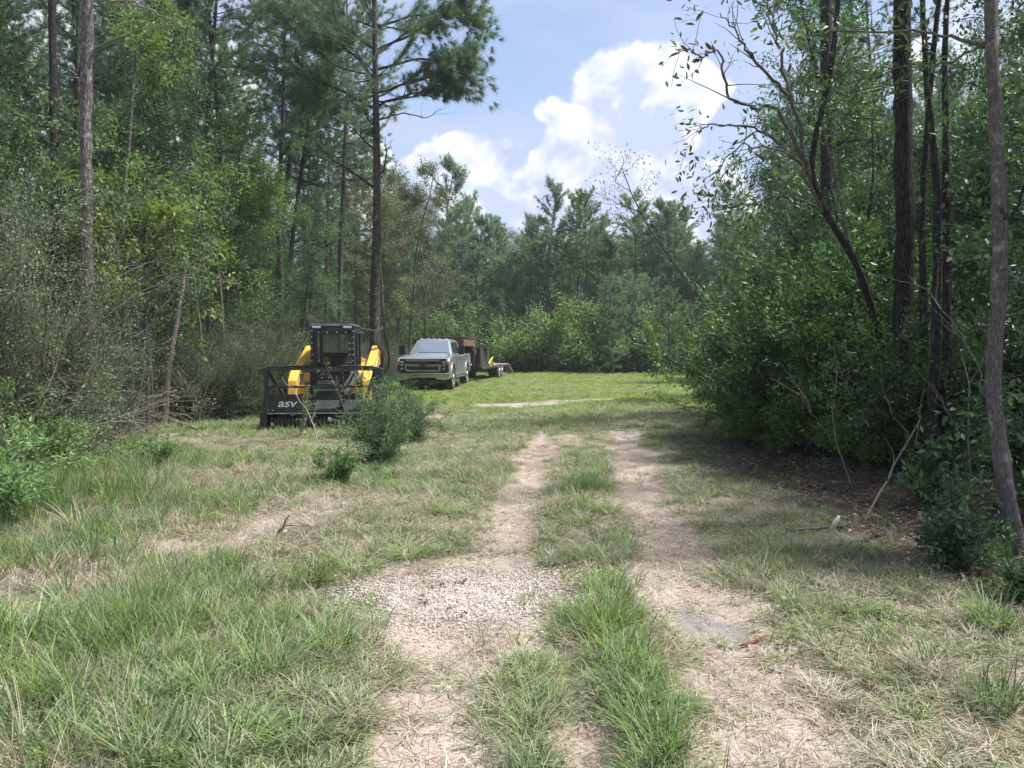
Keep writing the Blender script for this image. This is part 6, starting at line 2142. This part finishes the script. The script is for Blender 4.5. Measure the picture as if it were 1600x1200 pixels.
# river gravel spread over the left wheel track
def pebble(seed, mat):
    r_ = np.random.default_rng(seed)
    bm = bmesh.new()
    bmesh.ops.create_icosphere(bm, subdivisions=1, radius=1)
    for v in bm.verts:
        v.co = v.co * r_.uniform(0.82, 1.12)
        v.co.x *= 1.0; v.co.y *= 0.75; v.co.z *= 0.55
    me = bpy.data.meshes.new('pebble_piece'); bm.to_mesh(me); bm.free()
    me.polygons.foreach_set('use_smooth', np.ones(len(me.polygons), dtype=bool))
    me.materials.append(MATS[mat])
    return me


P_t = [pebble(1, 'pebble_a'), pebble(2, 'pebble_b'), pebble(3, 'pebble_c'), pebble(4, 'pebble_a')]
n = 26000
x = rng.normal(size=n) * 0.60 - 0.27
y = 5.0 + rng.normal(size=n) * 0.50 + 0.06 * x
inside = np.hypot((x + 0.30) / 0.95, (y - 5.05) / 0.64) + (fbm(x, y, 55, 3.0) - 0.5) * 0.9
m_ = rng.random(n) < np.clip((1.35 - inside) * 1.3, 0, 1) ** 1.3 * np.clip(0.35 + 1.3 * fbm(x, y, 57, 5.0), 0, 1)
x, y = x[m_], y[m_]
xs2, ys2 = spread(rng, 1.8, 10, 420, lambda x, y: np.clip(bare_f(x, y) * 1.1 * (fbm(x, y, 58, 2.5) - 0.25) * (0.35 + 1.6 * np.exp(-((y - 5.4) / 2.4) ** 2) * (x < 0.6)), 0, 1) * (1 - mud_f(x, y)))
x, y = np.concatenate([x, xs2]), np.concatenate([y, ys2])
k = len(x)
sz = np.clip(0.0078 * np.exp(rng.normal(size=k) * 0.36), 0.004, 0.019)
sz[-len(xs2):] *= 0.75
lay(x, y, rng.integers(0, 4, k), sz, 'gravel', P_t, 'pale rounded gravel spread over the left wheel track', lift=0.003, tilt=0.5, ws=sz)

# ------------------------------------------------------------------ grass tussocks one can pick out
tus = [tuft_mesh(101, GR_MATS, [(2, 120, 0.34, 0.0062, 0.10, 0.9, 0.0), (1, 14, 0.25, 0.004, 0.09, 1.2, 0.2)]),
       tuft_mesh(102, GR_MATS, [(2, 90, 0.26, 0.0065, 0.10, 1.3, 0.15), (0, 30, 0.2, 0.005, 0.1, 1.0, 0.2)]),
       tuft_mesh(103, GR_MATS, [(1, 80, 0.30, 0.004, 0.08, 0.9, 0.1), (0, 30, 0.24, 0.005, 0.08, 1.0, 0.0)])]
GM = 'grass tussocks on the strip between the wheel tracks'
for (px, py, k, s_, lab, grp) in (
        (915, 965, 0, 0.9, None, GM), (945, 985, 0, 1.0, None, GM), (985, 1030, 0, 0.95, None, GM), (1005, 1075, 1, 0.9, None, GM), (880, 985, 0, 0.75, None, GM),
        (1030, 1165, 0, 0.85, None, GM), (1060, 1110, 1, 0.8, None, GM), (930, 915, 0, 0.85, None, GM), (915, 870, 1, 0.9, None, GM), (940, 1075, 1, 0.7, None, GM),
        (885, 1035, 0, 0.65, None, GM), (950, 800, 1, 1.0, None, GM), (905, 745, 1, 1.3, None, GM), (1000, 1190, 1, 0.8, None, GM), (960, 940, 0, 0.9, None, GM),
        (835, 1085, 1, 0.62, 'dark low tussock standing alone on the bare left track', None),
        (830, 1180, 1, 0.7, 'nearest low tussock in the middle of the bare left track', None),
        (815, 1125, 1, 0.5, 'small tussock between the two low ones on the left track', None),
        (1555, 985, 0, 1.1, 'long-bladed tussock at the foot of the crooked trunk', None),
        (1550, 1110, 0, 0.95, 'upright tussock in the dry grass at the lower right', None),
        (1450, 1060, 2, 0.9, 'straw coloured tussock in the dry grass right of the track', None),
        (1340, 960, 1, 0.8, 'low green tussock between right track and leaf litter', None),
        (1130, 690, 2, 1.3, 'brownish tussock before the corner of the right thicket', None)):
    x, y = gp(px, py)
    o = link(bpy.data.objects.new('grass_tussock', tus[k]))
    o.location = at(x, y); o.rotation_euler = (0, 0, rg.uniform(0, 6)); o.scale = (s_ * 0.9, s_ * 0.9, s_ * rg.uniform(.65, .9))
    tag(o, lab or 'green grass tussock on the strip between the wheel tracks', 'grass tussock', grp)
GLT = 'leaning green tussocks in the left foreground'
for (px, py, k, s_) in ((60, 1150, 0, 0.9), (200, 1120, 0, 0.9), (170, 1010, 0, 1.0), (290, 1080, 1, 1.1), (560, 1120, 2, 0.7), (640, 860, 1, 1.1), (520, 1010, 0, 0.85), (420, 1050, 0, 0.9), (360, 1180, 1, 1.0), (250, 1190, 0, 1.0),
                        (330, 980, 1, 1.0), (480, 900, 0, 1.0), (560, 880, 1, 1.0), (390, 930, 0, 0.9), (700, 800, 1, 1.0), (130, 830, 2, 1.4), (100, 950, 1, 1.1), (30, 1010, 0, 1.1), (460, 1160, 1, 0.8), (110, 1190, 0, 0.9)):
    x, y = gp(px, py)
    o = link(bpy.data.objects.new('grass_tussock', tus[k]))
    o.location = at(x, y); o.rotation_euler = (0, 0, rg.uniform(0, 6)); o.scale = (s_ * 1.1, s_ * 1.1, s_ * rg.uniform(.7, .95))
    tag(o, ('leaning straw-mixed tussock' if k == 2 else 'leaning green tussock') + (' nearest the lower left corner' if px < 320 and py > 1060 else ' in the grass left of the gravel patch' if px > 380 and py < 1000 else ' beside the bare left track, near' if px > 380 else ' in the grass below the dry straw patch'), 'grass tussock', GLT)

# ------------------------------------------------------------------ small things on the ground
x, y = gp(1165, 992)
V, F, m_ = needles(np.random.default_rng(2), np.array([[0, 0, .015], [.04, .01, .02], [.08, .03, .02], [.11, .04, .02]]), np.array([[1, .4, .05]] * 4, float), 34, 0.10, 0.004, (0.02, 0.35))
rtw = np_mesh('pine_sprig', [(V, F, 0, np.repeat(np.random.default_rng(3).random(m_), 3)),
                             (*tube([(-.12, -.05, .012), (0, 0, .02), (.12, .05, .018)], [.003, .003, .002], 5), 1, .5)], ['red_needle', 'dead_wood'])
o = link(bpy.data.objects.new('pine_sprig', rtw)); o.location = at(x, y, 0.005); o.rotation_euler = (0, 0, 0.15)
tag(o, 'rust-red dead pine sprig lying right of the grey mud patch', 'pine sprig')
for (px, py, s_, lab, mat) in ((1298, 828, 0.16, 'curled whitish dead leaf standing on the dark litter by the grey branch', 'pebble_c'),
                               (440, 836, 0.07, 'pale wood chip on the dry patch beside the broken stick', 'pebble_c'),):
    x, y = gp(px, py)
    V, F = [], []
    for i in range(5):
        t = i / 4
        w = math.sin(PI * (0.12 + 0.8 * t)) * 0.28
        for s in (-1, 0, 1):
            V.append((s * w * s_, 0.25 * t * t * s_ + abs(s) * 0.10 * s_, t * s_))
    for i in range(4):
        for j in range(2):
            a = i * 3 + j
            F.append((a, a + 1, a + 4, a + 3))
    me = np_mesh('dead_leaf', [(np.array(V), np.array(F), 0, .9)], [mat], smooth=True)
    o = link(bpy.data.objects.new('dead_leaf' if s_ > .1 else 'wood_chip', me)); o.location = at(x, y, 0.005); o.rotation_euler = (0.5, 0.5, 0.6)
    sd_ = o.modifiers.new('thick', 'SOLIDIFY'); sd_.thickness = 0.003
    tag(o, lab, 'leaf' if s_ > .1 else 'wood chip')
